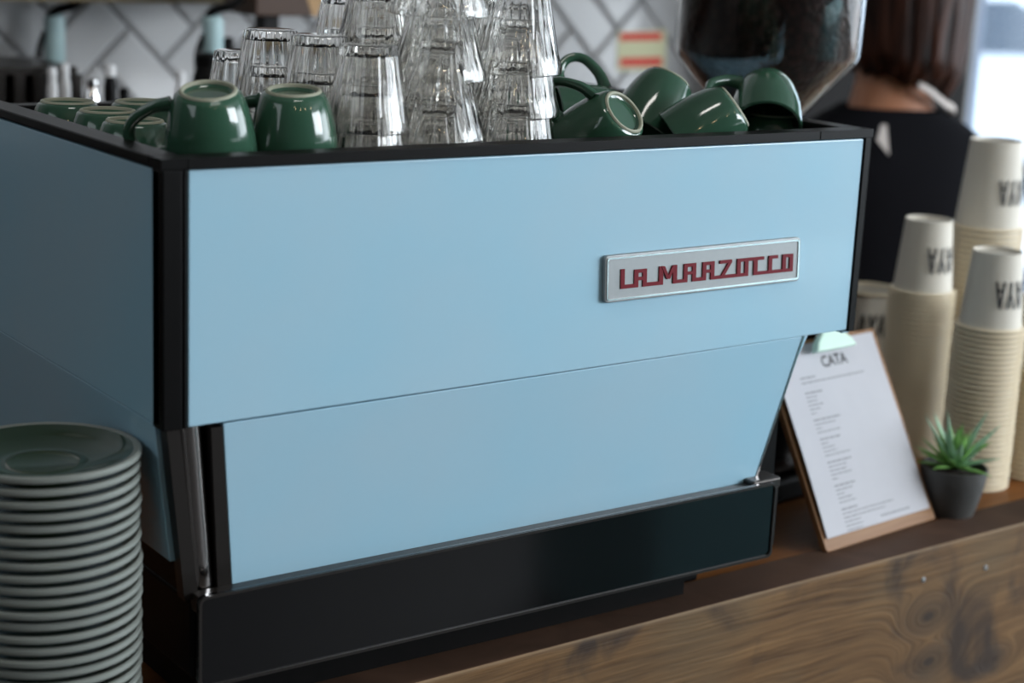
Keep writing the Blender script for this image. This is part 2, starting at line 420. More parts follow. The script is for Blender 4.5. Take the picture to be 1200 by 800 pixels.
# upper rear panel, split from the lower by a fold
bm = BM(); hexa(bm, [(0.001, 0, -.1835), (0.6625, 0, -.1775), (0.6625, .012, -.1775), (0.001, .012, -.1835), (0.001, 0, -.0005), (0.6625, 0, -.0005), (0.6625, .012, -.0005), (0.001, .012, -.0005)])
part('rear_panel', bm, BLUE, bevel=.0012)
# lower rear panel leans in towards the drip tray and narrows
lw = [(.0465, .020, -.322), (.5775, .020, -.322), (.5775, .032, -.322), (.0465, .032, -.322), (.0285, 0.0005, -.1845), (.6065, 0.0005, -.1782), (.6065, .012, -.1782), (.0285, .012, -.1845)]
bm = BM(); hexa(bm, lw); part('lower_rear_panel', bm, BLUE, bevel=.001)
# bright folded edge on its right-hand side
bm = BM(); hexa(bm, [(.5775, .0195, -.322), (.5797, .0195, -.322), (.5797, .034, -.322), (.5775, .034, -.322), (.6065, 0, -.1782), (.6087, 0, -.1782), (.6087, .014, -.1782), (.6065, .014, -.1782)])
part('panel_edge', bm, CHROME)
# dark folded edge on the left-hand side
bm = BM(); hexa(bm, [(.035, .020, -.322), (.0463, .020, -.322), (.0463, .03, -.322), (.035, .03, -.322), (.0195, .001, -.1865), (.0283, .001, -.1865), (.0283, .012, -.1865), (.0195, .012, -.1865)])
part('panel_flange', bm, DARKMET)
# side panels
for sx, x in ((-1, XL), (1, XR)):
    bm = BM()
    xi = x - sx * .010
    a, b_ = sorted((x, xi))
    box(bm, a, b_, 0.004, D, -.1815, -.0005)
    part('side_panel', bm, BLUE, bevel=.001)
    # lower side panel leans in
    t_, bt = x - sx * .001, x - sx * .017
    a0, a1 = sorted((t_, t_ - sx * .009)); b0, b1 = sorted((bt, bt - sx * .009))
    if sx > 0: a0 -= .04; a1 -= .04; b0 -= .075; b1 -= .075
    bm = BM(); hexa(bm, [(b0, .024, -.292), (b1, .024, -.292), (b1, D - .02, -.292), (b0, D - .02, -.292), (a0, .016, -.1825), (a1, .016, -.1825), (a1, D - .02, -.1825), (a0, D - .02, -.1825)])
    part('lower_side_panel', bm, BLUE, bevel=.001)
# corner flange and chrome rod between the two lower panels
bm = BM(); hexa(bm, [(.007, .018, -.322), (.018, .018, -.322), (.018, .030, -.322), (.007, .03, -.322), (-.0145, .0015, -.184), (-.0045, .0015, -.184), (-.0045, .014, -.184), (-.0145, .014, -.184)])
part('corner_flange', bm, DARKMET)
bm = BM(); tube(bm, [(.0065, .012, -.183), (.0265, .030, -.322)], .0088, 24); part('corner_rod', bm, CHROME, smooth=True)
# black corner posts with a fine groove
for x0, x1 in ((XL, -.0005), (.6632, XR + .0005)):
    bm = BM(); box(bm, x0, x0 + (x1 - x0) * .82, -.0015, .016, -.184 if x0 < 0 else -.179, .0005); box(bm, x0 + (x1 - x0) * .86, x1, -.0012, .016, -.184 if x0 < 0 else -.179, .0005)
    part('corner_post', bm, BLACK, bevel=.0012)
for x0 in (XL, XR - .018):
    bm = BM(); box(bm, x0, x0 + .018, D - .018, D, -.185, 0); part('corner_post', bm, BLACK, bevel=.001)
# rim of the cup tray
for nm, (a, b_, c, d) in {'front': (XL - .001, XR + .001, -.002, .018), 'back': (XL, XR, D - .016, D + .002), 'left': (XL - .001, XL + .022, .0182, D - .0162), 'right': (XR - .022, XR + .001, .0182, D - .0162)}.items():
    bm = BM(); box(bm, a, b_, c, d, *((0.0006, .0082) if nm != 'back' else (-.030, -.012)))
    if nm == 'front':
        box(bm, .0, .0008, -.0026, .0, .001, .0082)
        box(bm, .605, .6055, -.0026, .0, .001, .0082)
    part('tray_rim', bm, BLACK, bevel=.0014)
# tray surface with slots
bm = BM(); box(bm, XL + .011, XR - .011, .013, D - .01, TRAY - .006, TRAY)
part('cup_tray', bm, STEEL)
# low black liner walls inside
bm = BM()
box(bm, XL + .0105, XR - .0105, .0125, .0150, TRAY, 0.0002); box(bm, XL + .0105, XL + .013, .0152, D - .02, TRAY, .0002); box(bm, XR - .013, XR - .0105, .0152, D - .02, TRAY, .0002)
part('tray_liner', bm, STEEL)
# inner body and lower housing
bm = BM(); box(bm, .05, .60, .05, D - .05, -.36, TRAY - .012); part('inner_body', bm, BLACK)
bm = BM(); box(bm, .012, .62, .036, D - .03, -.3220, -.20); part('lower_body', bm, BLACK)
bm = BM(); box(bm, .03, .52, .040, D - .05, -.424, -.3865); part('under_tray_shade', bm, BLACK)  # black box added to stand in for the shadow under the tray
bm = BM()
hexa(bm, [(.012, .016, -.386), (.61, .016, -.386), (.61, D, -.386), (.012, D, -.386), (.012, .016, -.3225), (.61, .016, -.3225), (.61, D, -.3225), (.012, D, -.3225)])
part('base_housing', bm, BLACK, bevel=.004)
# front plate of the base, bevelled glossy black, with a lighter rim
x0b, x1b = .0095, .5885
bm = BM()
def rrect(x0, x1, z0, z1, r, n=6):
    P = []
    for cx, cz, a0 in ((x1 - r, z1 - r, 0), (x0 + r, z1 - r, 90), (x0 + r, z0 + r, 180), (x1 - r, z0 + r, 270)):
        for k in range(n + 1):
            a = math.radians(a0 + 90 * k / n); P.append((cx + r * math.cos(a), cz + r * math.sin(a)))
    return P
prism(bm, rrect(x0b, x1b, -.386, -.3135, .006), 0, .004)
pan = part('base_panel', bm, BLACKG, bevel=.0008)
bm = BM()
o_ = rrect(x0b, x1b, -.386, -.3135, .006); i_ = rrect(x0b + .0022, x1b - .0022, -.3838, -.3157, .0045)
def frame_bm(bm, o_, i_, y0, y1):
    n = len(o_); V = [[bm.verts.new((x, y, z)) for x, z in P] for P, y in ((o_, y1), (o_, y0), (i_, y0), (i_, y1))]
    for a in range(4):
        A, B = V[a], V[(a + 1) % 4]
        for k in range(n): bm.faces.new((A[k], A[(k + 1) % n], B[(k + 1) % n], B[k]))
    bmesh.ops.recalc_face_normals(bm, faces=bm.faces)
frame_bm(bm, o_, i_, -.0016, -.0001)
part('base_panel_rim', bm, DARKMET, smooth=True)
bm = BM(); box(bm, .0125, .585, .0045, .020, -.330, -.3165); part('drip_channel', bm, DARKMET, bevel=.001)
bm = BM(); box(bm, .565, .60, .006, .03, -.322, -.312); part('channel_end', bm, DARKMET, bevel=.002)
# feet
for x in (.08, .505):
    for y in (.070, D - .09):
        bm = BM(); box(bm, x, x + .06, y, y + .045, ZC + .0005, -.3855); part('foot', bm, BLACK, bevel=.003)

# badge
def face_at(px, py): p = at(px, py, 1, -.004); return p.x, p.z
B = [face_at(*q) for q in ((709, 300), (938.5, 277.5), (936.5, 329), (708, 355.5))]
def bil(u, v, y):
    tx = B[0][0] + (B[1][0] - B[0][0]) * u, B[0][1] + (B[1][1] - B[0][1]) * u
    bx_ = B[3][0] + (B[2][0] - B[3][0]) * u, B[3][1] + (B[2][1] - B[3][1]) * u
    return Vector((tx[0] * (1 - v) + bx_[0] * v, y, tx[1] * (1 - v) + bx_[1] * v))
bw = (B[1][0] - B[0][0]); bh = B[0][1] - B[3][1]
def uv_poly(P, inv=False): return [(p.x, p.z) for p in (bil(u, v, 0) for u, v in P)]
def rr_uv(mu, r=.018, n=5):
    k = bw / bh
    P = []
    for cu, cv, a0 in ((1 - mu - r, mu * k + r * k, 0), (mu + r, mu * k + r * k, 90), (mu + r, 1 - mu * k - r * k, 180), (1 - mu - r, 1 - mu * k - r * k, 270)):
        for q in range(n + 1):
            a = math.radians(a0 + 90 * q / n); P.append((cu + r * math.cos(a), cv - r * k * math.sin(a)))
    return uv_poly(P)
bm = BM(); prism(bm, rr_uv(0), -.0042, -.0002); badge = part('badge', bm, BADGE, bevel=.0009); badge['label'] = 'silver name badge with dark red lettering'
bm = BM(); frame_bm(bm, rr_uv(.0085, .012), rr_uv(.0145, .010), -.0050, -.0041); part('badge_lip', bm, BADGELIP, smooth=True)
# letters: strokes in a 0..817 by 0..90 grid taken along the text line
S = []
def st(x0, y0, x1, y1): S.append((x0 - 1.5, y0 - 1, x1 + 1.5, y1 + 1))
w = 15
for x0, y0, x1, y1 in [
    (0, 0, w, 90), (0, 74, 60, 90),                                   # L
    (60, 8, 76, 90), (98, 8, 114, 90), (60, 8, 114, 23), (60, 44, 114, 58), (98, 74, 172, 90),   # A
    (172, 4, 188, 90), (236, 4, 252, 90), (236, 76, 290, 90),         # M
    (286, 4, 301, 90), (326, 4, 341, 90), (286, 4, 341, 18), (286, 42, 341, 55), (326, 75, 378, 90),  # A
    (374, 4, 389, 90), (413, 4, 428, 90), (374, 4, 428, 18), (374, 42, 428, 55), (413, 76, 470, 90),  # R
    (456, 4, 512, 18), (456, 76, 560, 90),                            # Z
    (540, 4, 555, 90), (578, 4, 593, 90), (540, 4, 670, 18), (540, 76, 593, 90),   # O with the top bar of T
    (622, 4, 638, 90), (622, 76, 706, 90),                            # T
    (696, 4, 711, 90), (696, 4, 740, 18), (696, 76, 780, 90),         # C
    (766, 4, 781, 90), (802, 4, 817, 90), (766, 4, 817, 18), (766, 76, 817, 90)]:  # O
    st(x0, y0, x1, y1)
bm = BM()
def lt(x, y, yy):   # text grid -> badge uv
    u = 0.075 + x / 817 * 0.880; v = 0.31 + y / 90 * 0.41 + .03 * u
    return bil(u, v, yy)
QN = [0]
def quad3(pts):
    QN[0] += 1; yy = -.0050 - .000012 * QN[0]
    a = [bm.verts.new(lt(x, y, yy)) for x, y in pts]; b_ = [bm.verts.new(lt(x, y, -.0040)) for x, y in pts]
    bm.faces.new(a); bm.faces.new(list(reversed(b_)))
    for i in range(4): j = (i + 1) % 4; bm.faces.new((a[j], a[i], b_[i], b_[j]))
for x0, y0, x1, y1 in S: quad3([(x0, y0), (x1, y0), (x1, y1), (x0, y1)])
quad3([(180, 4), (196, 4), (220, 66), (206, 66)]); quad3([(232, 4), (248, 4), (220, 66), (206, 66)])   # M's V
quad3([(496, 14), (513, 14), (476, 80), (459, 80)])                                                   # Z's diagonal
bmesh.ops.recalc_face_normals(bm, faces=bm.faces)
part('badge_lettering', bm, RED)
for nm in ('badge_lip', 'badge_lettering'):
    o = bpy.data.objects[nm]; o.parent = badge; o.location = (0, 0, 0)

# ================================================================== GREEN CUPS
def curve_pts(P, n):
    """Catmull-Rom through P"""
    P = [Vector(p) for p in P]; Q = [P[0] * 2 - P[1]] + P + [P[-1] * 2 - P[-2]]; out = []
    for i in range(1, len(Q) - 2):
        for k in range(n):
            t = k / n; a, b_, c, d = Q[i - 1:i + 3]
            out.append(0.5 * ((2 * b_) + (c - a) * t + (2 * a - 5 * b_ + 4 * c - d) * t * t + (3 * b_ - a - 3 * c + d) * t ** 3))
    out.append(P[-1]); return out
def cup_proto(R, H, F, bulge=1.0, wall=.0035, handle=True):
    """upright cup, origin at the foot; returns (body bm, foot ring bm, handle bm)"""
    bm = BM()
    side = curve_pts([(F, 0, .002), (F + (R - F) * .27 * bulge, 0, H * .09), (F + (R - F) * .62 * bulge, 0, H * .30), (F + (R - F) * .90, 0, H * .62), (R, 0, H)], 6)
    prof = [(0, .0045), (F - .0050, .0045), (F - .0032, .0028)] + [(p.x, p.z) for p in side]
    prof += [(R - wall * .4, H + .0008), (R - wall, H)]
    inner = [(max(p.x - wall, 0), p.z) for p in reversed(side[2:-1]) if p.z > .009]
    prof += inner + [(F * .7, .0085), (0, .008)]
    lathe(bm, prof, 56)
    bmesh.ops.recalc_face_normals(bm, faces=bm.faces)
    fb = BM(); lathe(fb, [(F - .0032, .0030), (F - .0028, .0008), (F - .0018, .0001), (F - .0006, 0.0005), (F + .0001, .0018), (F - .001, .0035), (F - .0032, .0030)], 56)
    bmesh.ops.recalc_face_normals(fb, faces=fb.faces)
    hb = None
    if handle:
        hb = BM(); s = H
        pts = curve_pts([(R * .93, 0, s * .86), (R + .012, 0, s * .88), (R + .024, 0, s * .72), (R + .023, 0, s * .48), (R + .008, 0, s * .27), (R * .80, 0, s * .20)], 5)
        n = len(pts); tube(hb, pts, [.0052 - .0016 * math.sin(PI * i / (n - 1)) for i in range(n)], 12, flat=1.25)
    return bm, fb, hb
def make_cup(name, label, group, R, H, F, bulge=1.0, m=None, handle=True):
    t = empty(name, (0, 0, 0), label, 'cup', group)
    b_, f, h = cup_proto(R, H, F, bulge, handle=handle)
    link('cup_body', b_, m or GREEN, t, smooth=True)
    r = link('foot_ring', f, CLAY, t, smooth=True); r['label'] = 'pale unglazed foot ring'
    if h: link('handle', h, m or GREEN, t, smooth=True)
    return t
def pose(o, foot, axis, spin=0, at_foot=True, H=0):
    """put the cup's foot at FOOT; AXIS = direction the foot faces; spin turns the handle round it"""
    a = -Vector(axis).normalized()
    q = a.to_track_quat('Z', 'Y') @ Quaternion((0, 0, 1), spin)
    o.rotation_mode = 'QUATERNION'; o.rotation_quaternion = q; o.location = foot
def face_handle(o, d):
    """turn the handle (local +x) towards the world direction d, about the cup's axis"""
    q = o.rotation_quaternion; a = q @ Vector((0, 0, 1)); x = q @ Vector((1, 0, 0)); d = Vector(d); d = (d - a * d.dot(a)).normalized()
    s = math.atan2(a.dot(x.cross(d)), x.dot(d)); o.rotation_quaternion = q @ Quaternion((0, 0, 1), s)
HE = .0600
UP = -RY
def dirc(r, u, f): return (RX * r + UP * u + RZ * f).normalized()
G1 = 'green cups upside down at the front corner'
G2 = 'lower layer of green cups upside down on the tray'
G3 = 'green cups tumbled at the far end of the tray'
c1 = make_cup('espresso_cup', 'x', G1, .0340, HE, .0210)
def lay(o, px, py, y, axis, hd, lab, grp=G3):
    p = at(px, py, 1, y); pose(o, p, axis); face_handle(o, hd); o['label'] = lab; o['group'] = grp; return o
tc_ = Vector((-.59, -.81, 0))
lay(c1, 244, 104, .062, Vector((0, 0, 1)) + tc_ * .27, (-.74, .50, 0), 'green cup upside down nearest the front corner, handle pointing out over the rim', G1)
lay(copy_tree(c1), 344, 104, .064, Vector((0, 0, 1)) + tc_ * .13, (-.60, .80, 0), 'green cup upside down between the corner cup and the clear tumblers', G1)
# lower layer: upside down on the tray, only the foot rings showing over the rim
low = [((79, 117), .34, 'green cup upside down, hindmost beside the side rail'), ((126, 128), .27, 'green cup upside down, middle of three along the side rail'),
       ((158, 140), .20, 'green cup upside down beside the handle of the corner cup'), ((166, 115), .325, 'green cup upside down in the second row, behind the corner cup'),
       ((907, 143), .105, 'green cup upside down low at the end of the row, under the tipped cup')]
lc = make_cup('espresso_cup', 'x', G2, .0340, .0555, .0228)
for i, (q, y, lab) in enumerate(low):
    o = lc if i == 0 else copy_tree(lc)
    p = at(*q, 1, y); pose(o, (p.x, y, TRAY + .0558), (0, 0, 1)); face_handle(o, ((.8, .6, 0), (.9, .4, 0), (.9, .5, 0), (.3, .9, 0), (-.3, .9, 0))[i]); o['label'] = lab
for i, (x, y) in enumerate(((.056, .092), (.128, .096))):
    o = copy_tree(lc); pose(o, (x, y, TRAY + .0558), (0, 0, 1)); face_handle(o, (.2, 1, 0)); o['label'] = ('green cup upside down directly beneath the corner cup', 'green cup upside down directly beneath the second front cup')[i]
lay(copy_tree(c1), 733, 130, .045, dirc(.632, .488, -.60), dirc(-.75, .65, -.1), 'green cup tipped over beside the tumblers, foot ring facing the front')
lay(copy_tree(c1), 863, 124, .052, dirc(.80, .55, -.10), dirc(-.1, -.3, 1), 'green cup tipped over in the middle of the row, foot edge turned away')
lay(copy_tree(c1), 785, 92, .140, dirc(.42, .80, .18), dirc(-.3, .0, 1), 'green cup leaning behind the middle one, just under the red and yellow notice')
lay(copy_tree(c1), 729, 136, .150, dirc(.98, .10, .15), dirc(-.1, 1, .15), 'green cup behind the last tumblers, looped handle standing up')
lay(copy_tree(c1), 898, 98, .120, dirc(.10, .74, .60), dirc(-.95, .15, -.35), 'green cup tipped at the end of the row, right below the bean hopper')

# ================================================================== TUMBLERS
def tumbler(name, R, H, F, ribs, label, group):
    bm = BM(); W = .0022; n = ribs * 6
    out = [(0, .0006), (F - .003, 0), (F, .0015), (F + (R - F) * .12, H * .14), (F + (R - F) * .45, H * .45), (F + (R - F) * .78, H * .78), (R, H * .93), (R, H)]
    inn = [(R - W * .5, H + .0006), (R - W, H), (R - W, H * .93), (F + (R - F) * .45 - W, H * .45), (F - W, H * .14), (F * .6, .0085), (0, .008)]
    lathe(bm, out + inn, n, ribs=(ribs, .0011, set(range(2, 6))))
    bmesh.ops.recalc_face_normals(bm, faces=bm.faces)
    o = link(name, bm, GLASS, smooth=True, angle=60); return tag(o, label, 'glass', group)
ga = tumbler('tumbler', .0325, .0655, .0225, 20, 'x', 'x')
gb = tumbler('tumbler', .0385, .0780, .0185, 22, 'x', 'x')
gc = tumbler('tumbler', .0365, .0765, .0215, 24, 'x', 'x')
gd = tumbler('tumbler', .0310, .0720, .0195, 18, 'x', 'x')
used = set()
def stack(proto, H, pitch, n, x, y, where, dz=TRAY + .0005):
    for k in range(n):
        o = proto if proto.name not in used else proto.copy()
        if proto.name in used: C.objects.link(o)
        used.add(proto.name)
        o.rotation_euler = (PI, 0, random.uniform(0, .4)); o.location = (x + random.uniform(-.0008, .0008), y + random.uniform(-.0008, .0008), dz + H + pitch * k)
        pos = 'topmost' if k == n - 1 else 'lowest' if k == 0 else ['', 'second', 'third', 'fourth', 'fifth'][k] + ' up'
        o['label'] = 'clear tumbler upside down, %s in %s' % (pos, where)
        o['group'] = 'clear tumblers stacked on the coffee machine'
def sx(px, y): return at(px, 60, 1, y).x
stack(ga, .0655, .0295, 3, .179, .062, 'the low front stack')
stack(gb, .0780, .0490, 4, .2430, .062, 'the tall wide-spaced front stack')
stack(gc, .0765, .0340, 4, .3185, .062, 'the front stack beside the tipped green cup')
stack(ga, .0655, .0295, 3, sx(374, .155), .155, 'the stack behind the low front one')
stack(ga, .0655, .0295, 3, sx(318, .215), .215, 'the stack behind the second green cup')
stack(gd, .0720, .0300, 2, sx(277, .28), .280, 'the lowest stack, furthest back')
stack(ga, .0655, .0295, 4, sx(406, .225), .225, 'the third-row stack behind the low front one')
stack(gd, .0720, .0300, 5, sx(442, .140), .140, 'the narrow stack between two front ones')
stack(gc, .0765, .0340, 4, .2880, .140, 'the second-row stack in the middle')
stack(gc, .0765, .0340, 4, .3620, .136, 'the second-row stack nearest the tipped cups')
stack(gd, .0720, .0300, 5, sx(500, .215), .215, 'the third-row stack in the middle')

# ================================================================== SAUCERS
RS = .0685; SX, SY = at_t(50, 534, 1.235).x, at_t(50, 534, 1.235).y; ZT = at_t(50, 534, 1.235).z + .006
def saucer_bm():
    bm = BM()
    prof = [(0, .0005), (.026, .0005), (.027, -.0), (.030, 0), (.031, .002), (.048, .0052), (RS - .010, .0078), (RS - .0030, .0098), (RS - .0006, .0106), (RS, .0120), (RS - .0004, .0142), (RS - .0022, .0150), (RS - .006, .0142), (.052, .0095), (.034, .0050), (.0265, .0042), (.0250, .0050), (.0232, .0040), (0, .0035)]
    lathe(bm, prof, 72, mi=lambda k: 1 if 0 <= k < 12 else 0)
    bmesh.ops.recalc_face_normals(bm, faces=bm.faces); return bm
sauc = link('saucer', saucer_bm(), None, smooth=True, mats=[SAUC, SAUCRIM])
PS = .0092
nS = int((ZT - .015 - ZC) / PS) + 2
z0 = ZT - .015 - PS * (nS - 1) if False else ZC + .0005
PS = (ZT - .015 - z0) / (nS - 1)
ordn = ['topmost', 'second from the top', 'third from the top', 'fourth from the top', 'fifth from the top', 'sixth from the top', 'seventh from the top', 'eighth from the top', 'ninth from the top', 'tenth from the top', 'eleventh from the top', 'twelfth from the top', 'thirteenth from the top', 'fourteenth from the top', 'fifteenth from the top', 'sixteenth from the top', 'seventeenth from the top']
for i in range(nS):
    o = sauc if i == 0 else sauc.copy()
    if i: C.objects.link(o)
    o.location = (SX + random.uniform(-.001, .001), SY + random.uniform(-.001, .001), z0 + PS * (nS - 1 - i)); o.rotation_euler = (0, 0, random.uniform(0, 6))
    pos = ordn[i] if i < len(ordn) else 'one of the lowest'
    tag(o, 'green saucer with pale rim, %s in the stack by the machine' % pos, 'saucer', 'saucers stacked beside the coffee machine' if i < len(ordn) else 'lowest saucers of the stack')

# ================================================================== CLIPBOARD
BL = Vector((.726, .058, ZC + .001)); BR = Vector((.909, .076, ZC + .001)); TR = Vector((.9085, .181, -.240))
ux = (BR - BL).normalized(); uz = (TR - BR); uz = (uz - ux * uz.dot(ux)); BHt = uz.length; uz.normalize(); uy = ux.cross(uz) * -1   # uy points into the board (away from viewer)
if uy.y < 0: uy = -uy
BWd = (BR - BL).length
cb_ = empty('clipboard', BL, 'wooden clipboard with a printed menu sheet leaning beside the potted plant', 'clipboard')
Mcb = Matrix(((ux.x, uy.x, uz.x), (ux.y, uy.y, uz.y), (ux.z, uy.z, uz.z)))
cb_.rotation_mode = 'QUATERNION'; cb_.rotation_quaternion = Mcb.to_quaternion()
cb_.location = BL + Vector((0, 0, .0028))
bm = BM(); prism(bm, rrect(0, BWd, 0, BHt, .004), 0, .007)
link('board', bm, OAK, cb_, bevel=.001)
bm = BM(); prism(bm, rrect(BWd * .66, BWd * .86, BHt * .9, BHt + .021, .012), .0072, .011); link('hanging_tab', bm, OAK, cb_)
# sheet: slightly curled off the board
bm = BM(); nx, nz = 14, 20; pw0, pw1, pz0, pz1 = .004, BWd - .006, .013, BHt - .004
grid = [[None] * (nz + 1) for _ in range(nx + 1)]
def sheet_y(u, v): return -.0012 - .006 * (1 - u) ** 3 * (0.3 + v) * (1 - .4 * v) - .0006 * math.sin(5 * v)
for L_, off in ((0, 0), (1, .0005)):
    for i in range(nx + 1):
        for j in range(nz + 1):
            u, v = i / nx, j / nz; vv = bm.verts.new((pw0 + (pw1 - pw0) * u, sheet_y(u, v) + off, pz0 + (pz1 - pz0) * v))
            if L_ == 0: grid[i][j] = [vv]
            else: grid[i][j].append(vv)
for i in range(nx):
    for j in range(nz):
        for L_ in (0, 1): bm.faces.new([grid[a][b_][L_] for a, b_ in ((i, j), (i + 1, j), (i + 1, j + 1), (i, j + 1))])
for i in range(nx):
    for j in (0, nz): bm.faces.new((grid[i][j][0], grid[i + 1][j][0], grid[i + 1][j][1], grid[i][j][1]))
for j in range(nz):
    for i in (0, nx): bm.faces.new((grid[i][j][0], grid[i][j + 1][0], grid[i][j + 1][1], grid[i][j][1]))
bmesh.ops.recalc_face_normals(bm, faces=bm.faces)
sheet = link('menu_sheet', bm, PAPER, cb_, smooth=True)
def text_bm(s, size):
    cu = bpy.data.curves.new('t', 'FONT'); cu.body = s; cu.size = size; cu.align_x = 'CENTER'; cu.offset = size * .018
    ob = bpy.data.objects.new('t', cu); C.objects.link(ob); bpy.context.view_layer.update()
    me = bpy.data.meshes.new_from_object(ob.evaluated_get(bpy.context.evaluated_depsgraph_get()))
    bpy.data.objects.remove(ob); b_ = BM(); b_.from_mesh(me); bpy.data.meshes.remove(me); return b_
def on_sheet(x, z):
    u = (x - pw0) / (pw1 - pw0); v = (z - pz0) / (pz1 - pz0)
    return Vector((x, sheet_y(u, v) - .0002, z))
bm = text_bm('CATA', .017)
for v in bm.verts: v.co = on_sheet(pw0 + (pw1 - pw0) * .56 + v.co.x * .95, BHt - .0315 + v.co.y * 1.0)
link('menu_heading', bm, INK, sheet)
bm = BM()
def dash(x0, x1, z, h=.0014):
    x = x0
    while x < x1:
        l = random.uniform(.004, .011); x2 = min(x + l, x1)
        vs = [bm.verts.new(on_sheet(a, b_)) for a, b_ in ((x, z), (x2, z), (x2, z + h), (x, z + h))]; bm.faces.new(vs); x = x2 + .0012
zt = BHt - .040; xL = .038
def line(z, n, h=.0013, x=None): dash(x or xL, (x or xL) + n, z, h)
line(zt, .025, .0015); line(zt - .005, .105)
z = zt - .016
for blk in ([.030, .018, .016, .024, .018, .008], [.044, .034, .010, .038], [.034, .012, .020, .022, .042], [.040, .030, .028, .034, .010], [.034, .028, .012, .024, .028], [.026, .085, .070, .026, .028, .026]):
    for i, l in enumerate(blk):
        line(z, l, .0015 if i == 0 else .0011); z -= .0043
    z -= .0033
dash(.096, .146, pz0 + .006, .0015)
link('menu_print', bm, INKG, sheet)
# mint bulldog clip
bm = BM(); prism(bm, [(0, 0), (.066, 0), (.062, .008), (.050, .020), (.018, .020), (.006, .010)], -.012, -.0022)
cl = link('clip', bm, MINT, cb_, smooth=False, bevel=.002); cl.location = (.060, -.006, BHt - .017); cl['label'] = 'pale mint green clip'
bm = BM(); tube(bm, curve_pts([(.015, -.006, .018), (.018, -.008, .030), (.038, -.008, .030), (.041, -.006, .018)], 5), .0012, 8); link('clip_lever', bm, CHROME, cl, smooth=True)
# prop behind, so that the board stands by itself
bm = BM(); hexa(bm, [(BWd * .3, .0075, .02), (BWd * .7, .0075, .02), (BWd * .7, .0090, .02), (BWd * .3, .0090, .02), (BWd * .3, .0075, BHt * .8), (BWd * .7, .0075, BHt * .8), (BWd * .7, .009, BHt * .8), (BWd * .3, .009, BHt * .8)])
link('back_strut', bm, DARKBROWN, cb_)

# ================================================================== POTTED SUCCULENT
pp = at(1115, 608, 2, ZC) + Vector((.010, .012, 0))
pt = empty('potted_succulent', (pp.x, pp.y, ZC), 'small green succulent in a charcoal pot between the clipboard and the paper cups', 'potted plant')
bm = BM(); lathe(bm, [(0, 0), (.021, 0), (.0245, .002), (.0290, .015), (.0338, .036), (.0362, .053), (.0358, .0555), (.0335, .0555), (.0325, .049), (0, .049)], 48); bmesh.ops.recalc_face_normals(bm, faces=bm.faces)
link('pot', bm, POT, pt, smooth=True)
bm = BM(); lathe(bm, [(.0318, .0502), (.02, .0515), (0, .0525)], 32); link('soil', bm, SOIL, pt, smooth=True)
rr = random.Random(3)
def leaf_bm(L, W, elev, azi, curl, base):
    bm = BM(); n = 9; rings = []
    d = Vector((math.cos(azi), math.sin(azi), 0)); s = Vector((-d.y, d.x, 0)); p = Vector((0, 0, base)) + d * .004; e = elev
    for i in range(n + 1):
        t = i / n; w_ = W * (0.55 + 0.9 * t if t < .35 else (0.865 + .1) * (1 - ((t - .35) / .65) ** 1.7)) ; w_ = max(w_, .0002)
        f = d * math.cos(e) + Vector((0, 0, math.sin(e))); up = s.cross(f) * -1
        if up.z < 0: up = -up
        th = w_ * .35
        rings.append([bm.verts.new(p + s * (w_ * math.cos(a)) + up * (th * math.sin(a))) for a in [2 * PI * k / 8 for k in range(8)]])
        p = p + f * (L / n); e += curl / n
    for a, b_ in zip(rings, rings[1:]):
        for k in range(8): bm.faces.new((a[k], a[(k + 1) % 8], b_[(k + 1) % 8], b_[k]))
    bm.faces.new(list(reversed(rings[0]))); bm.faces.new(rings[-1]); bmesh.ops.recalc_face_normals(bm, faces=bm.faces)
    return bm
ga_ = 2.399
for i in range(34):
    t = i / 33
    el = math.radians(8 + 74 * t); L = .043 - .006 * t + rr.uniform(-.004, .006)
    link('leaf', leaf_bm(L, .0048, el, i * ga_, -.25 + .2 * t + rr.uniform(-.15, .15), .053 + .006 * t), LEAF if i % 5 else LEAFT, pt, smooth=True)
for azd, el, L in ((146, 62, .058), (150, 84, .055), (-30, 70, .060), (-34, 52, .057), (100, 66, .052)):
    link('leaf', leaf_bm(L * 1.12, .0062, math.radians(el), math.radians(azd), -.15, .056), LEAFT, pt, smooth=True)

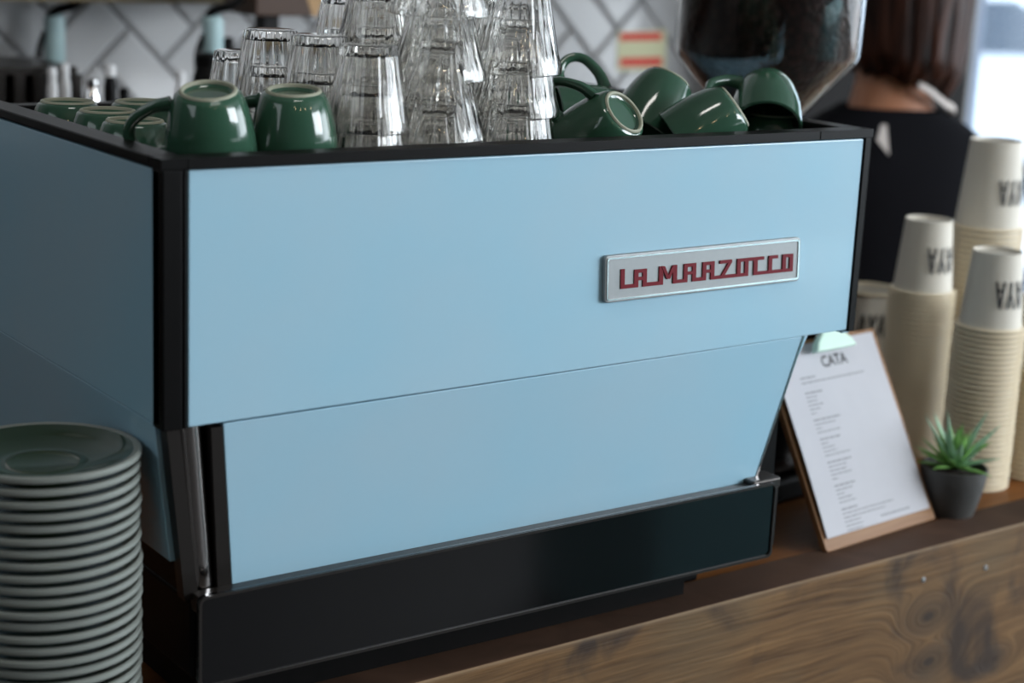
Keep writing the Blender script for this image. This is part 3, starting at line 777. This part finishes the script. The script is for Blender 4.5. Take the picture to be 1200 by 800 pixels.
# ================================================================== PAPER CUPS
def paper_cup(R, H, F, up_text=True):
    bm = BM(); W = .0007
    prof = [(0, .004), (F - .002, .004), (F - .0012, 0), (F, 0), (F, .001), (R - .0032, H - .0034), (R + .0002, H - .0040), (R + .0020, H - .0020), (R + .0004, H), (R - .0018, H - .0004), (R - .0032, H - .004), (F - .0016, .0052), (0, .005)]
    lathe(bm, prof, 48, mi=lambda k: 1 if 5 <= k <= 9 else 0); bmesh.ops.recalc_face_normals(bm, faces=bm.faces); return bm
def cup_text(R, H, F, z0, hgt, wd, gap, th, shift):
    """AYA wrapped round the cup wall"""
    bm = BM(); x = 0
    A = [((0, 0), (.5, 1)), ((.5, 1), (1, 0)), ((.2, .33), (.8, .33))]; Y = [((0, 1), (.5, .46)), ((.5, .46), (1, 1)), ((.5, .46), (.5, 0))]
    for L_ in (A, Y, A):
        for (a, b_), (c, d) in L_:
            p0 = Vector((x + a * wd, b_ * hgt)); p1 = Vector((x + c * wd, d * hgt)); dr = (p1 - p0).normalized(); nn = Vector((-dr.y, dr.x)) * th * .5; N = 6
            rows = []
            for k in range(N + 1):
                q = p0.lerp(p1, k / N); row = []
                for s_ in (-1, 1):
                    r2 = q + nn * s_; zz = z0 + r2.y; rad = F + (R - F) * (zz / H) + .0003; a_ = (r2.x + shift) / rad
                    row.append(bm.verts.new((rad * math.sin(a_), -rad * math.cos(a_), zz)))
                rows.append(row)
            for r0, r1 in zip(rows, rows[1:]): bm.faces.new((r0[0], r0[1], r1[1], r1[0]))
        x += wd + gap
    return bm
RC, HC, FC = .0380, .088, .0275
pc = tag(link('paper_cup', paper_cup(RC, HC, FC), None, smooth=True, mats=[CUPW, CUPR]), 'x', 'paper cup')
tx = link('print', cup_text(RC, HC, FC, .030, .030, .0095, .0036, .0028, -.026), INK, pc)
RD, HD, FD = .0430, .108, .0310
pb = tag(link('paper_cup', paper_cup(RD, HD, FD), None, smooth=True, mats=[CUPW, CUPR]), 'x', 'paper cup')
tx2 = link('print', cup_text(RD, HD, FD, .045, .030, .0095, .0036, .0028, -.026), INK, pb)
usedc = set()
viewang = math.atan2(RX.y, RX.x)
def cup_stack(proto, H, x, y, ztop, pitch, where, lean=(0, 0), face=0.0, group=None, zbase=ZC + .0006):
    n = max(1, int(round((ztop - H - zbase) / pitch)) + 1); pitch = (ztop - H - zbase) / max(1, n - 1)
    for k in range(n):
        root = proto
        if proto.name in usedc: root = copy_tree(proto) if k == n - 1 else proto.copy()
        if root is not proto and k != n - 1: C.objects.link(root)
        usedc.add(proto.name)
        z = zbase + pitch * k
        root.rotation_euler = (PI, 0, 0)
        # upside down: local -y (print side) faces world +y after the flip, so turn it to the viewer
        root.rotation_euler = (Matrix.Rotation(viewang + PI + face, 3, 'Z') @ Matrix.Rotation(PI, 3, 'X')).to_euler()
        root.location = (x + lean[0] * (z - ZC) + random.uniform(-.0004, .0004), y + lean[1] * (z - ZC) + random.uniform(-.0004, .0004), z + H)
        if k == n - 1:
            root['label'] = 'white paper cup upside down, topmost of ' + where; root['group'] = 'topmost cups of the paper cup stacks'
        else:
            root['label'] = 'paper cup nested below the topmost in ' + where; root['group'] = group
    return n
S2 = (1.056, .150)
n2 = cup_stack(pc, HC, S2[0], S2[1], -.157, .0060, 'the stack behind the potted plant', face=.10, group='cups nested in the stack behind the plant')
t_ = at_t(1089, 256, 2.07)
cup_stack(pc, HC, t_.x, t_.y, t_.z, .0060, 'the stack behind the clipboard', face=.15, group='cups nested in the stack behind the clipboard')
t_ = at_t(1138, 290, 2.24)
cup_stack(pc, HC, t_.x, t_.y, t_.z, .0060, 'the shaded middle stack', face=2.6, group='cups nested in the shaded middle stack')
t_ = at_t(1184, 166, 2.10)
cup_stack(pb, HD, t_.x, t_.y + .02, t_.z, .0070, 'the tallest stack beside the dark shoulder', face=.25, group='cups nested in the tallest stack')
b_ = at(1228, 562, 2, ZC)
cup_stack(pc, HC, b_.x, b_.y + .03, -.215, .0060, 'the stack cut off by the picture edge', face=.2, group='cups nested in the stack at the picture edge')
# one cup standing upright on a small wooden box, behind the clipboard
t_ = at_t(1019, 338, 2.21)
bm = BM(); hb_ = t_.z - HC - ZC
box(bm, -.042, .042, -.04, .04, 0, .008); box(bm, -.042, .042, -.04, .04, hb_ - .008, hb_)
for s_ in (-1, 1): box(bm, s_ * .038 - .004, s_ * .038 + .004, -.04, .04, .008, hb_ - .008)
rb = link('wooden_riser', bm, OAK, bevel=.001); rb.location = (t_.x, t_.y, ZC + .0006); rb.rotation_euler = (0, 0, viewang + .2)
tag(rb, 'small open wooden riser behind the clipboard carrying one upright cup', 'riser')
uc = copy_tree(pc); uc.rotation_euler = (0, 0, viewang + .25); uc.location = (t_.x, t_.y, ZC + .0012 + hb_)
uc['label'] = 'white paper cup standing upright behind the clipboard, rim up'; uc['group'] = 'upright paper cup'; del uc['group']

# ================================================================== GRINDER
gx = at_t(897, 75, 1.85); GX, GY = gx.x, gx.y
gr = empty('coffee_grinder', (GX, GY, ZC), 'coffee grinder with a big clear hopper full of dark beans behind the machine', 'grinder')
gz = lambda py: at_t(901, py, 1.85).z
zc_ = gz(64) - ZC; RH = .098
k0 = zc_ - .078; 
bm = BM()
out = [(.030, k0 - .03), (.030, k0), (RH - .003, zc_ - .004), (RH, zc_ + .004), (RH + .004, zc_ + .20), (RH - .001, zc_ + .20), (RH - .005, zc_ + .005), (RH - .008, zc_ - .001), (.026, k0), (.026, k0 - .03)]
lathe(bm, out + [out[0]], 64); bmesh.ops.recalc_face_normals(bm, faces=bm.faces)
hop = link('hopper', bm, GLASS, gr, smooth=True, angle=30)
bm = BM(); lathe(bm, [(0, k0 - .02), (.0255, k0 - .02), (.0255, k0), (RH - .0086, zc_ - .001), (RH - .0056, zc_ + .006), (RH - .004, zc_ + .13), (RH * .5, zc_ + .14), (0, zc_ + .145)], 64); bmesh.ops.recalc_face_normals(bm, faces=bm.faces)
tag(link('coffee_beans', bm, BEAN, gr, smooth=True), kind='stuff')
bm = BM(); lathe(bm, [(0, zc_ + .201), (RH + .006, zc_ + .201), (RH + .007, zc_ + .206), (RH + .004, zc_ + .215), (.02, zc_ + .222), (0, zc_ + .222)], 64); link('hopper_lid', bm, BLACK, gr, smooth=True)
bm = BM(); lathe(bm, [(0, k0 - .06), (.045, k0 - .06), (.048, k0 - .05), (.048, k0 - .02), (.034, k0 - .005), (.0305, k0 - .005), (.0305, k0 - .03), (0, k0 - .03)], 40); link('collar', bm, BLACK, gr, smooth=True)
bm = BM(); box(bm, -.07, .07, -.07, .10, .03, k0 - .06); link('body', bm, BLACKG, gr, bevel=.012)
bm = BM(); box(bm, -.08, .08, -.075, .13, 0.001, .03); link('base', bm, BLACK, gr, bevel=.006)
bm = BM(); tube(bm, [(0, .10, .16), (0, .15, .15), (0, .17, .13)], .012, 14); link('spout', bm, STEEL, gr, smooth=True)
gr.rotation_euler = (0, 0, .1)

# ================================================================== PERSON (seen from behind)
def skin_mesh(name, nodes, edges, material, parent, levels=2, root=0):
    me = bpy.data.meshes.new(name); me.from_pydata([n[0] for n in nodes], edges, []); me.update()
    o = bpy.data.objects.new(name, me); C.objects.link(o); me.materials.append(material)
    md = o.modifiers.new('skin', 'SKIN'); md.use_smooth_shade = True
    for i, n in enumerate(nodes):
        r = n[1]; o.data.skin_vertices[0].data[i].radius = (r, r) if isinstance(r, (int, float)) else r
    o.data.skin_vertices[0].data[root].use_root = True
    s = o.modifiers.new('sub', 'SUBSURF'); s.levels = levels; s.render_levels = levels
    o.parent = parent; return o
PP = at_t(1060, 116, 2.70)      # base of the neck, at the back
NZ = PP.z - FLOOR               # its height above the floor
per = empty('person', (PP.x, PP.y, FLOOR), 'person with a brown bob in black clothes, back turned, behind the counter', 'person')
# local frame: +y is the way the person faces, +x their right-hand side as seen from behind
per.rotation_euler = (0, 0, viewang + math.radians(8))
def sc(z): return z * NZ / 1.32
nodes = []; edges = []
def nd(p, r, par=None):
    nodes.append((Vector(p), r)); i = len(nodes) - 1
    if par is not None: edges.append((par, i))
    return i
pel = nd((0, .06, sc(.86)), (.14, .10)); wst = nd((0, .05, sc(1.00)), (.115, .085), pel); ch = nd((0, .05, sc(1.17)), (.105, .068), wst)
ub = nd((0, .05, sc(1.262)), (.098, .062), ch); nk = nd((0, .06, sc(1.325)), .056, ub); hdn = nd((0, .075, sc(1.40)), .050, nk)
h1 = nd((0, .09, sc(1.47)), (.068, .080), hdn); h2 = nd((0, .085, sc(1.55)), (.072, .085), h1); h3 = nd((0, .08, sc(1.60)), .05, h2)
for s in (-1, 1):
    sh = nd((s * .11, .055, sc(1.215)), .036, ub); el = nd((s * .20, .07, sc(.99)), .040, sh) ; wr = nd((s * .17, .27, sc(.90)), .026, el)
    pm = nd((s * .16, .34, sc(.89)), (.032, .016), wr)
    for f_ in range(4):
        bx_ = s * (.135 + .018 * f_); a = nd((bx_, .385, sc(.885)), .0085, pm); b2 = nd((bx_, .412 - .004 * abs(f_ - 1.5), sc(.872)), .0078, a); nd((bx_, .425 - .006 * abs(f_ - 1.5), sc(.852)), .007, b2)
    th_ = nd((s * .125, .335, sc(.88)), .010, pm); nd((s * .108, .365, sc(.872)), .008, th_)
for s in (-1, 1):
    hp = nd((s * .085, .06, sc(.80)), .085, pel); kn = nd((s * .09, .045, sc(.46)), .056, hp); an = nd((s * .09, .07, sc(.09)), .038, kn); nd((s * .10, -.0, sc(.045)), .03, an); toe = nd((s * .10, .16 - .02, sc(.04)), .034, an)
body = skin_mesh('body', nodes, edges, SKIN, per)
# shirt: one loft from hips to the wide neckline, with short sleeves
bm = BM(); prev = None
for z, rx, ry, cy in ((.80, .165, .125, .06), (.90, .150, .115, .055), (1.0, .135, .105, .05), (1.10, .146, .112, .05), (1.17, .156, .115, .05), (1.215, .160, .108, .05), (1.245, .154, .094, .05), (1.268, .138, .080, .052), (1.286, .112, .070, .055), (1.298, .088, .062, .058), (1.303, .082, .058, .06), (1.296, .078, .055, .06)):
    ring = []
    for k in range(48):
        a = 2 * PI * k / 48; c, s_ = math.cos(a), math.sin(a); p_ = .8
        ring.append(bm.verts.new((rx * abs(c) ** p_ * (1 if c > 0 else -1), cy + ry * abs(s_) ** p_ * (1 if s_ > 0 else -1), sc(z))))
    if prev:
        for k in range(48): bm.faces.new((prev[k], prev[(k + 1) % 48], ring[(k + 1) % 48], ring[k]))
    prev = ring
for s_ in (-1, 1): tube(bm, curve_pts([(s_ * .105, .05, sc(1.235)), (s_ * .150, .052, sc(1.17)), (s_ * .185, .065, sc(1.05)), (s_ * .198, .075, sc(.99))], 5), [.050] * 4 + [.054] * 8 + [.050] * 4, 20)
link('shirt', bm, CLOTH, per, smooth=True, angle=0)
nodes = []; edges = []
a0 = nd((0, .06, sc(.86)), (.158, .122))
for s in (-1, 1):
    q = nd((s * .088, .06, sc(.76)), .098, a0); q2 = nd((s * .09, .045, sc(.46)), .070, q); nd((s * .09, .07, sc(.10)), .058, q2)
skin_mesh('trousers', nodes, edges, TROUS, per)
# bob of hair
bm = BM(); HZ = sc(1.350); rings = []; n = 144; nr = 40; hr = random.Random(5)
clump = [hr.uniform(-1, 1) for _ in range(18)]
for j in range(nr + 1):
    v = j / nr
    if v < .14: rad = .080 + .020 * math.sin(v / .14 * PI / 2)
    elif v < .5: rad = .100 + .006 * math.sin((v - .14) / .36 * PI / 2)
    else: rad = .106 * math.sqrt(max(0, 1 - ((v - .5) / .5) ** 2.3)) + .0004
    ring = []
    for i in range(n):
        a = 2 * PI * i / n; c = a / (2 * PI) * 18; k = int(c) % 18; fr = c - int(c); fr = fr * fr * (3 - 2 * fr)
        cl_ = clump[k] * (1 - fr) + clump[(k + 1) % 18] * fr
        fade = max(0, 1 - v / .85)
        loc = 1 + fade * (.035 * cl_ + .016 * math.sin(a * 23 + 4 * v) + .010 * math.sin(a * 41 + 7 * v))
        x = rad * loc * math.cos(a) * 1.08 + .008; y = rad * loc * math.sin(a) * 1.12
        zz = HZ + v * .285 + (1 - v) ** 3 * (.016 * cl_ + .006 * math.sin(a * 23) - .020 * math.cos(a))
        if y > 0 and v < .38: y = min(y, .045)        # open at the face
        ring.append(bm.verts.new((x, y + .075, zz)))
    rings.append(ring)
for a, b_ in zip(rings, rings[1:]):
    for k in range(n): bm.faces.new((a[k], a[(k + 1) % n], b_[(k + 1) % n], b_[k]))
bm.faces.new(list(reversed(rings[0]))); bm.faces.new(rings[-1])
link('hair', bm, HAIR, per, smooth=True, angle=0)
# facial features on the side turned away
bm = BM(); lathe(bm, [(0, .022), (.008, .012), (.011, 0), (0, -.004)], 12, Matrix.Translation((0, .172, sc(1.48))) @ Matrix.Rotation(-PI / 2 + .4, 4, 'X')); link('nose', bm, SKIN, per, smooth=True)
for s in (-1, 1):
    bm = BM(); bmesh.ops.create_uvsphere(bm, u_segments=14, v_segments=8, radius=.011, matrix=Matrix.Translation((s * .030, .155, sc(1.515)))); link('eye', bm, WHITEM, per, smooth=True)
bm = BM(); bmesh.ops.create_uvsphere(bm, u_segments=14, v_segments=8, radius=.02, matrix=Matrix.Translation((0, .152, sc(1.435))) @ Matrix.Diagonal((1, .4, .35, 1))); link('mouth', bm, RED, per, smooth=True)
# pale strap over the shoulder
bm = BM(); pts = curve_pts([(.014, -.016, sc(1.345)), (.036, -.012, sc(1.334)), (.066, .002, sc(1.316)), (.094, .03, sc(1.302)), (.09, .10, sc(1.275))], 5); tube(bm, pts, .007, 8, flat=.4); s_ = link('apron_strap', bm, STRAP, per, smooth=True)
bm = BM(); hexa(bm, [(-.060, -.060, sc(1.262)), (-.040, -.064, sc(1.240)), (-.040, -.060, sc(1.240)), (-.06, -.056, sc(1.262)), (-.052, -.052, sc(1.285)), (-.044, -.052, sc(1.285)), (-.044, -.048, sc(1.285)), (-.052, -.048, sc(1.285))]); link('collar_tag', bm, STRAP, per)

# ================================================================== BACK OF THE BAR
ZB = -.125
bm = BM(); box(bm, -.9, 1.32, 1.06, WY - .01, ZB - .04, ZB); bb = tag(link('back_worktop', bm, STEEL, bevel=.003), 'stainless steel worktop along the tiled back wall', 'worktop')
bm = BM(); box(bm, -.88, 1.30, 1.09, WY - .01, FLOOR, ZB - .041); tag(link('back_cabinet', bm, DARKBROWN), 'dark cabinet below the steel worktop at the tiled wall', 'cabinet')
xa, xb = at(945, 60, 1, 1.20).x, at(1139, 60, 1, 1.20).x
t = empty('tall_fridge', ((xa + xb) / 2, 1.3, FLOOR), 'tall black fridge at the wall behind the person, next to the window', 'fridge')
hw = (xb - xa) / 2
bm = BM(); box(bm, -hw, hw, -.07, .12, .04, 2.3); link('fridge_body', bm, DARKM, t, bevel=.01)
bm = BM(); box(bm, -hw, hw, -.10, -.072, .08, 2.28); link('fridge_door', bm, DARKM, t, bevel=.006)
bm = BM(); tube(bm, [(-hw + .05, -.102, 1.6), (-hw + .05, -.13, 1.62), (-hw + .05, -.13, 2.0), (-hw + .05, -.102, 2.02)], .008, 8); link('fridge_handle', bm, DARKMET, t, smooth=True)
def wall_shelf():
    zs = at(150, 3, 1, 1.30).z
    t = empty('wall_shelf', (.6, 1.3, zs), 'olive brown wooden shelf running along the top of the tiled wall', 'shelf')
    sw = wood('shelf_wood', (0.20, 0.17, 0.10), (0.13, 0.10, 0.06), (0.17, 0.14, 0.09))
    bm = BM(); box(bm, -1.4, .62, -.0, .138, 0.0, .028); link('board', bm, sw, t, bevel=.002)
    for x in (-1.15,):
        bm = BM(); box(bm, x, x + .02, .03, .138, -.02, -.001); box(bm, x, x + .02, .12, .138, -.10, -.02); link('bracket', bm, BLACK, t)
    return zs
ZS = wall_shelf()
# cardboard box and dark crate on the shelf end
p0 = at(377, 6, 1, 1.15)
bm = BM(); box(bm, -.055, .055, -.09, .09, 0, .14); 
# two swan-neck dispensers
def dispenser(px, lab, Y=1.17):
    b0 = at(px, 100, 1, Y); top = at(px, 14, 1, Y)
    t = empty('water_tap', (b0.x, Y, ZB + .0005), lab, 'tap', 'taps on the back worktop')
    h = top.z - ZB
    bm = BM(); lathe(bm, [(0, 0), (.028, 0), (.028, .008), (.014, .016), (.012, h * .45), (.012, h * .5), (0, h * .5)], 28); link('stem', bm, STEEL, t, smooth=True)
    bm = BM(); lathe(bm, [(.0, h * .5), (.013, h * .5), (.015, h * .53), (.015, h * .94), (.011, h * .97), (0, h * .97)], 28); c = link('barrel', bm, CYAN, t, smooth=True); c['label'] = 'pale blue-green barrel'
    bm = BM(); tube(bm, curve_pts([(-.006, 0, h * .96), (0, -.01, h * 1.02), (.018, -.02, h * 1.06), (.034, -.02, h * 1.12)], 4), .008, 12, flat=.8); link('lever', bm, BLACK, t, smooth=True)
    bm = BM(); tube(bm, curve_pts([(-.014, 0, h * .80), (-.024, 0, h * .60), (-.018, 0, h * .35), (-.006, 0, h * .18), (.002, 0, .03)], 5), .0045, 8); link('hose', bm, BLACK, t, smooth=True)
    return t
dispenser(65, 'pale tap with black lever behind the steel rack at the tiled wall', 1.38)
dispenser(249, 'pale blue-green tap with black lever behind the corner cup')
# steel rack with dark openings
r0 = at(-30, 78, 1, 1.15); r1 = at(84, 78, 1, 1.15)
t = empty('steel_rack', (r0.x, 1.15, ZB + .0005), 'low steel rack with dark square openings on the back worktop', 'rack')
wd_ = r1.x - r0.x; hh = r0.z - ZB
bm = BM(); box(bm, 0, wd_, -.02, .14, hh - .010, hh); box(bm, 0, wd_, -.02, .14, 0, hh * .45)
nb = 6
for i in range(nb): box(bm, i * wd_ / (nb - 1) - .007, i * wd_ / (nb - 1) + .007, -.02, .14, hh * .45, hh - .010)
link('rack_frame', bm, DARKMET, t, bevel=.001)
bm = BM(); box(bm, 0, wd_, .10, .12, hh * .45, hh - .01); link('rack_back', bm, BLACK, t)
def jar(px, py0, py1, y, wpx, m, lab, name='jar', cat='jar', capm=None):
    a = at(px, py0, 1, y); sc_ = (a - CAM).dot(RZ) / FPX; r = wpx * .5 * sc_; z1 = a.z
    t = empty(name, (a.x, y, ZB + .0005), lab, cat)
    h = z1 - ZB; low = at(px, py1, 1, y).z - ZB
    bm = BM(); lathe(bm, [(0, 0), (r * .9, 0), (r, .004), (r, h * .72), (r * .8, h * .80), (r * .75, h * .84), (0, h * .84)], 28); link('vessel', bm, m, t, smooth=True)
    bm = BM(); lathe(bm, [(0, h * .841), (r * .82, h * .841), (r * .85, h * .86), (r * .82, h * .97), (r * .6, h), (0, h)], 28); link('lid', bm, capm or m, t, smooth=True)
jar(61, 79, 101, 1.08, 13, WHITEM, 'small bright white jar in front of the steel rack')
jar(76, 75, 97, 1.10, 13, WHITEM, 'second white jar, by the end of the steel rack')
jar(129, 76, 110, 1.08, 16, BLACK, 'black grinder bottle with a white cap in front of the tiles', 'pepper_mill', 'mill', WHITEM)
jar(145, 103, 112, 1.08, 14, BLACK, 'low black pot behind the small green cups', 'sugar_pot', 'pot')
jar(107, 92, 122, 1.06, 20, CHROME, 'shiny steel milk jug behind the small green cups', 'milk_jug', 'jug')
jar(212, 84, 110, 1.08, 13, WHITEM, 'white-capped bottle close behind the corner cup', 'bottle', 'bottle', WHITEM)
jar(268, 44, 70, 1.12, 15, BLACK, 'black round-headed bottle beside the pale blue-green tap', 'bottle', 'bottle')
jar(243, 62, 92, 1.08, 34, BLACK, 'wide black kettle behind the corner cup', 'kettle', 'kettle')
# timber crate near the top edge, above the glasses
q0 = at(300, 19, 1, 1.12); q1 = at(385, 19, 1, 1.12)
hz = q0.z - ZB
t = empty('coffee_box', (q0.x, 1.12, ZB + .0005), 'dark brown box with a tan end standing tall behind the tumblers', 'box')
# hanging wooden sign board from the shelf line: a deep box held on a post
w2 = q1.x - q0.x
bm = BM(); box(bm, 0, w2 * .78, 0, .10, hz, hz + .14); link('box_body', bm, DARKBROWN, t, bevel=.002)
bm = BM(); hexa(bm, [(w2 * .78, 0, hz), (w2 * .84, 0, hz), (w2 * .84, .1, hz), (w2 * .78, .1, hz), (w2 * .60, -.002, hz + .05), (w2 * 1.0, -.002, hz + .05), (w2 * 1.0, .1, hz + .05), (w2 * .60, .1, hz + .05)]); link('box_end', bm, CARD, t)
bm = BM(); box(bm, w2 * .3, w2 * .5, .04, .07, 0, hz); link('stand', bm, BLACK, t)

# notice on the wall
bm = BM()
P = [at(x, y, 1, WY - .010) for x, y in ((724, 37), (781, 35), (780, 82), (723, 83))]
bm = BM(); a = [bm.verts.new(p) for p in P]; b2 = [bm.verts.new(p + Vector((0, .0012, 0))) for p in P]
bm.faces.new(a); bm.faces.new(list(reversed(b2)))
for i in range(4): bm.faces.new((a[(i + 1) % 4], a[i], b2[i], b2[(i + 1) % 4]))
ctr = (P[0] + P[2]) / 2
no = empty('wall_notice', ctr, 'yellow paper notice with two red bands on the tiled wall', 'notice')
o = link('sheet', bm, SIGNP, no); o.location = -ctr
for y0_, y1_ in ((38, 47), (67, 77)):
    bm = BM(); vs = [bm.verts.new(at(x, y, 1, WY - .0112)) for x, y in ((727, y0_ + 1), (776, y0_), (775.5, y1_), (726.5, y1_ + 1))]; bm.faces.new(vs)
    o = link('red_band', bm, SIGNR, no); o.location = -ctr
# dark fixture over the notice at the very top, between the glasses and the hopper
q = at(762, -4, 1, 1.38)
bm = BM(); 
for dx in (-.045, 0, .045): lathe(bm, [(0, 0), (.017, .004), (.020, .02), (.018, .05), (0, .055)], 20, Matrix.Translation((dx, 0, 0)))
box(bm, -.09, .09, -.012, .07, .045, .062)
hk = link('utensil_rail', bm, BLACK, smooth=False); hk.location = q; tag(hk, 'dark rail with round knobs fixed to the tiles above the notice', 'rail')

# ================================================================== LIGHT
def area(name, loc, target, sx, sy, power, col):
    l = bpy.data.lights.new(name, 'AREA'); l.shape = 'RECTANGLE'; l.size = sx; l.size_y = sy; l.energy = power; l.color = col
    o = bpy.data.objects.new(name, l); C.objects.link(o); o.location = loc
    o.rotation_euler = (Vector(target) - Vector(loc)).to_track_quat('-Z', 'Y').to_euler(); return o
area('shopfront_daylight', (3.4, -3.6, .78), (.4, 0, -.25), 2.8, 1.3, 240, (.88, .94, 1.0))
area('side_window_daylight', (5.1, -1.6, .2), (.8, .4, -.2), 2.2, 1.7, 80, (.86, .94, 1.0))
area('far_left_fill', (-2.5, -.2, .7), (0, .4, -.1), 1.4, 1.2, 11, (.86, .94, 1.0))  # added fill for the machine's left face, no window on that side
area('back_wall_fill', (.05, -.5, 1.35), (.25, 1.45, -.05), .5, .2, 6, (1, .97, .92))  # added fill to brighten the tiled back wall, no lamp hangs here
bm = BM(); box(bm, 1.86, 3.4, -2.05, -1.6, FLOOR + .001, FLOOR + .80); tb = link('reflector_box', bm, TEAL, bevel=.01); tag(tb, 'teal box added out of view for its reflection in the base plate', 'reflector_box')  # unseen teal box, added only to be mirrored in the glossy base plate
# warm pendant bulbs over the customers' side
for x, y, z in ((-.9, -2.2, 1.15), (-.2, -2.5, 1.1), (.6, -2.7, 1.15), (1.4, -2.3, 1.1)):
    l = bpy.data.lights.new('pendant_bulb', 'POINT'); l.energy = 3.0; l.shadow_soft_size = .035; l.color = (1, .72, .42)
    o = bpy.data.objects.new('pendant_bulb', l); C.objects.link(o); o.location = (x, y, z)
sun = bpy.data.lights.new('sun', 'SUN'); sun.energy = 2.5; sun.angle = .02
so = bpy.data.objects.new('sun', sun); C.objects.link(so); so.rotation_euler = (math.radians(50), 0, math.radians(70))

w = bpy.data.worlds.new('sky'); bpy.context.scene.world = w; w.use_nodes = True
bg = w.node_tree.nodes['Background']; bg.inputs[0].default_value = (.80, .90, 1.0, 1); bg.inputs[1].default_value = 3.6

sc_ = bpy.context.scene
sc_.view_settings.view_transform = 'Standard'; sc_.view_settings.look = 'None'; sc_.view_settings.gamma = 1
sc_.view_settings.use_curve_mapping = False; sc_.view_settings.exposure = -0.10
sc_.cycles.use_denoising = True
sc_.cycles.max_bounces = 44; sc_.cycles.transmission_bounces = 44; sc_.cycles.glossy_bounces = 6; sc_.cycles.caustics_refractive = True
sc_.cycles.sample_clamp_indirect = 6
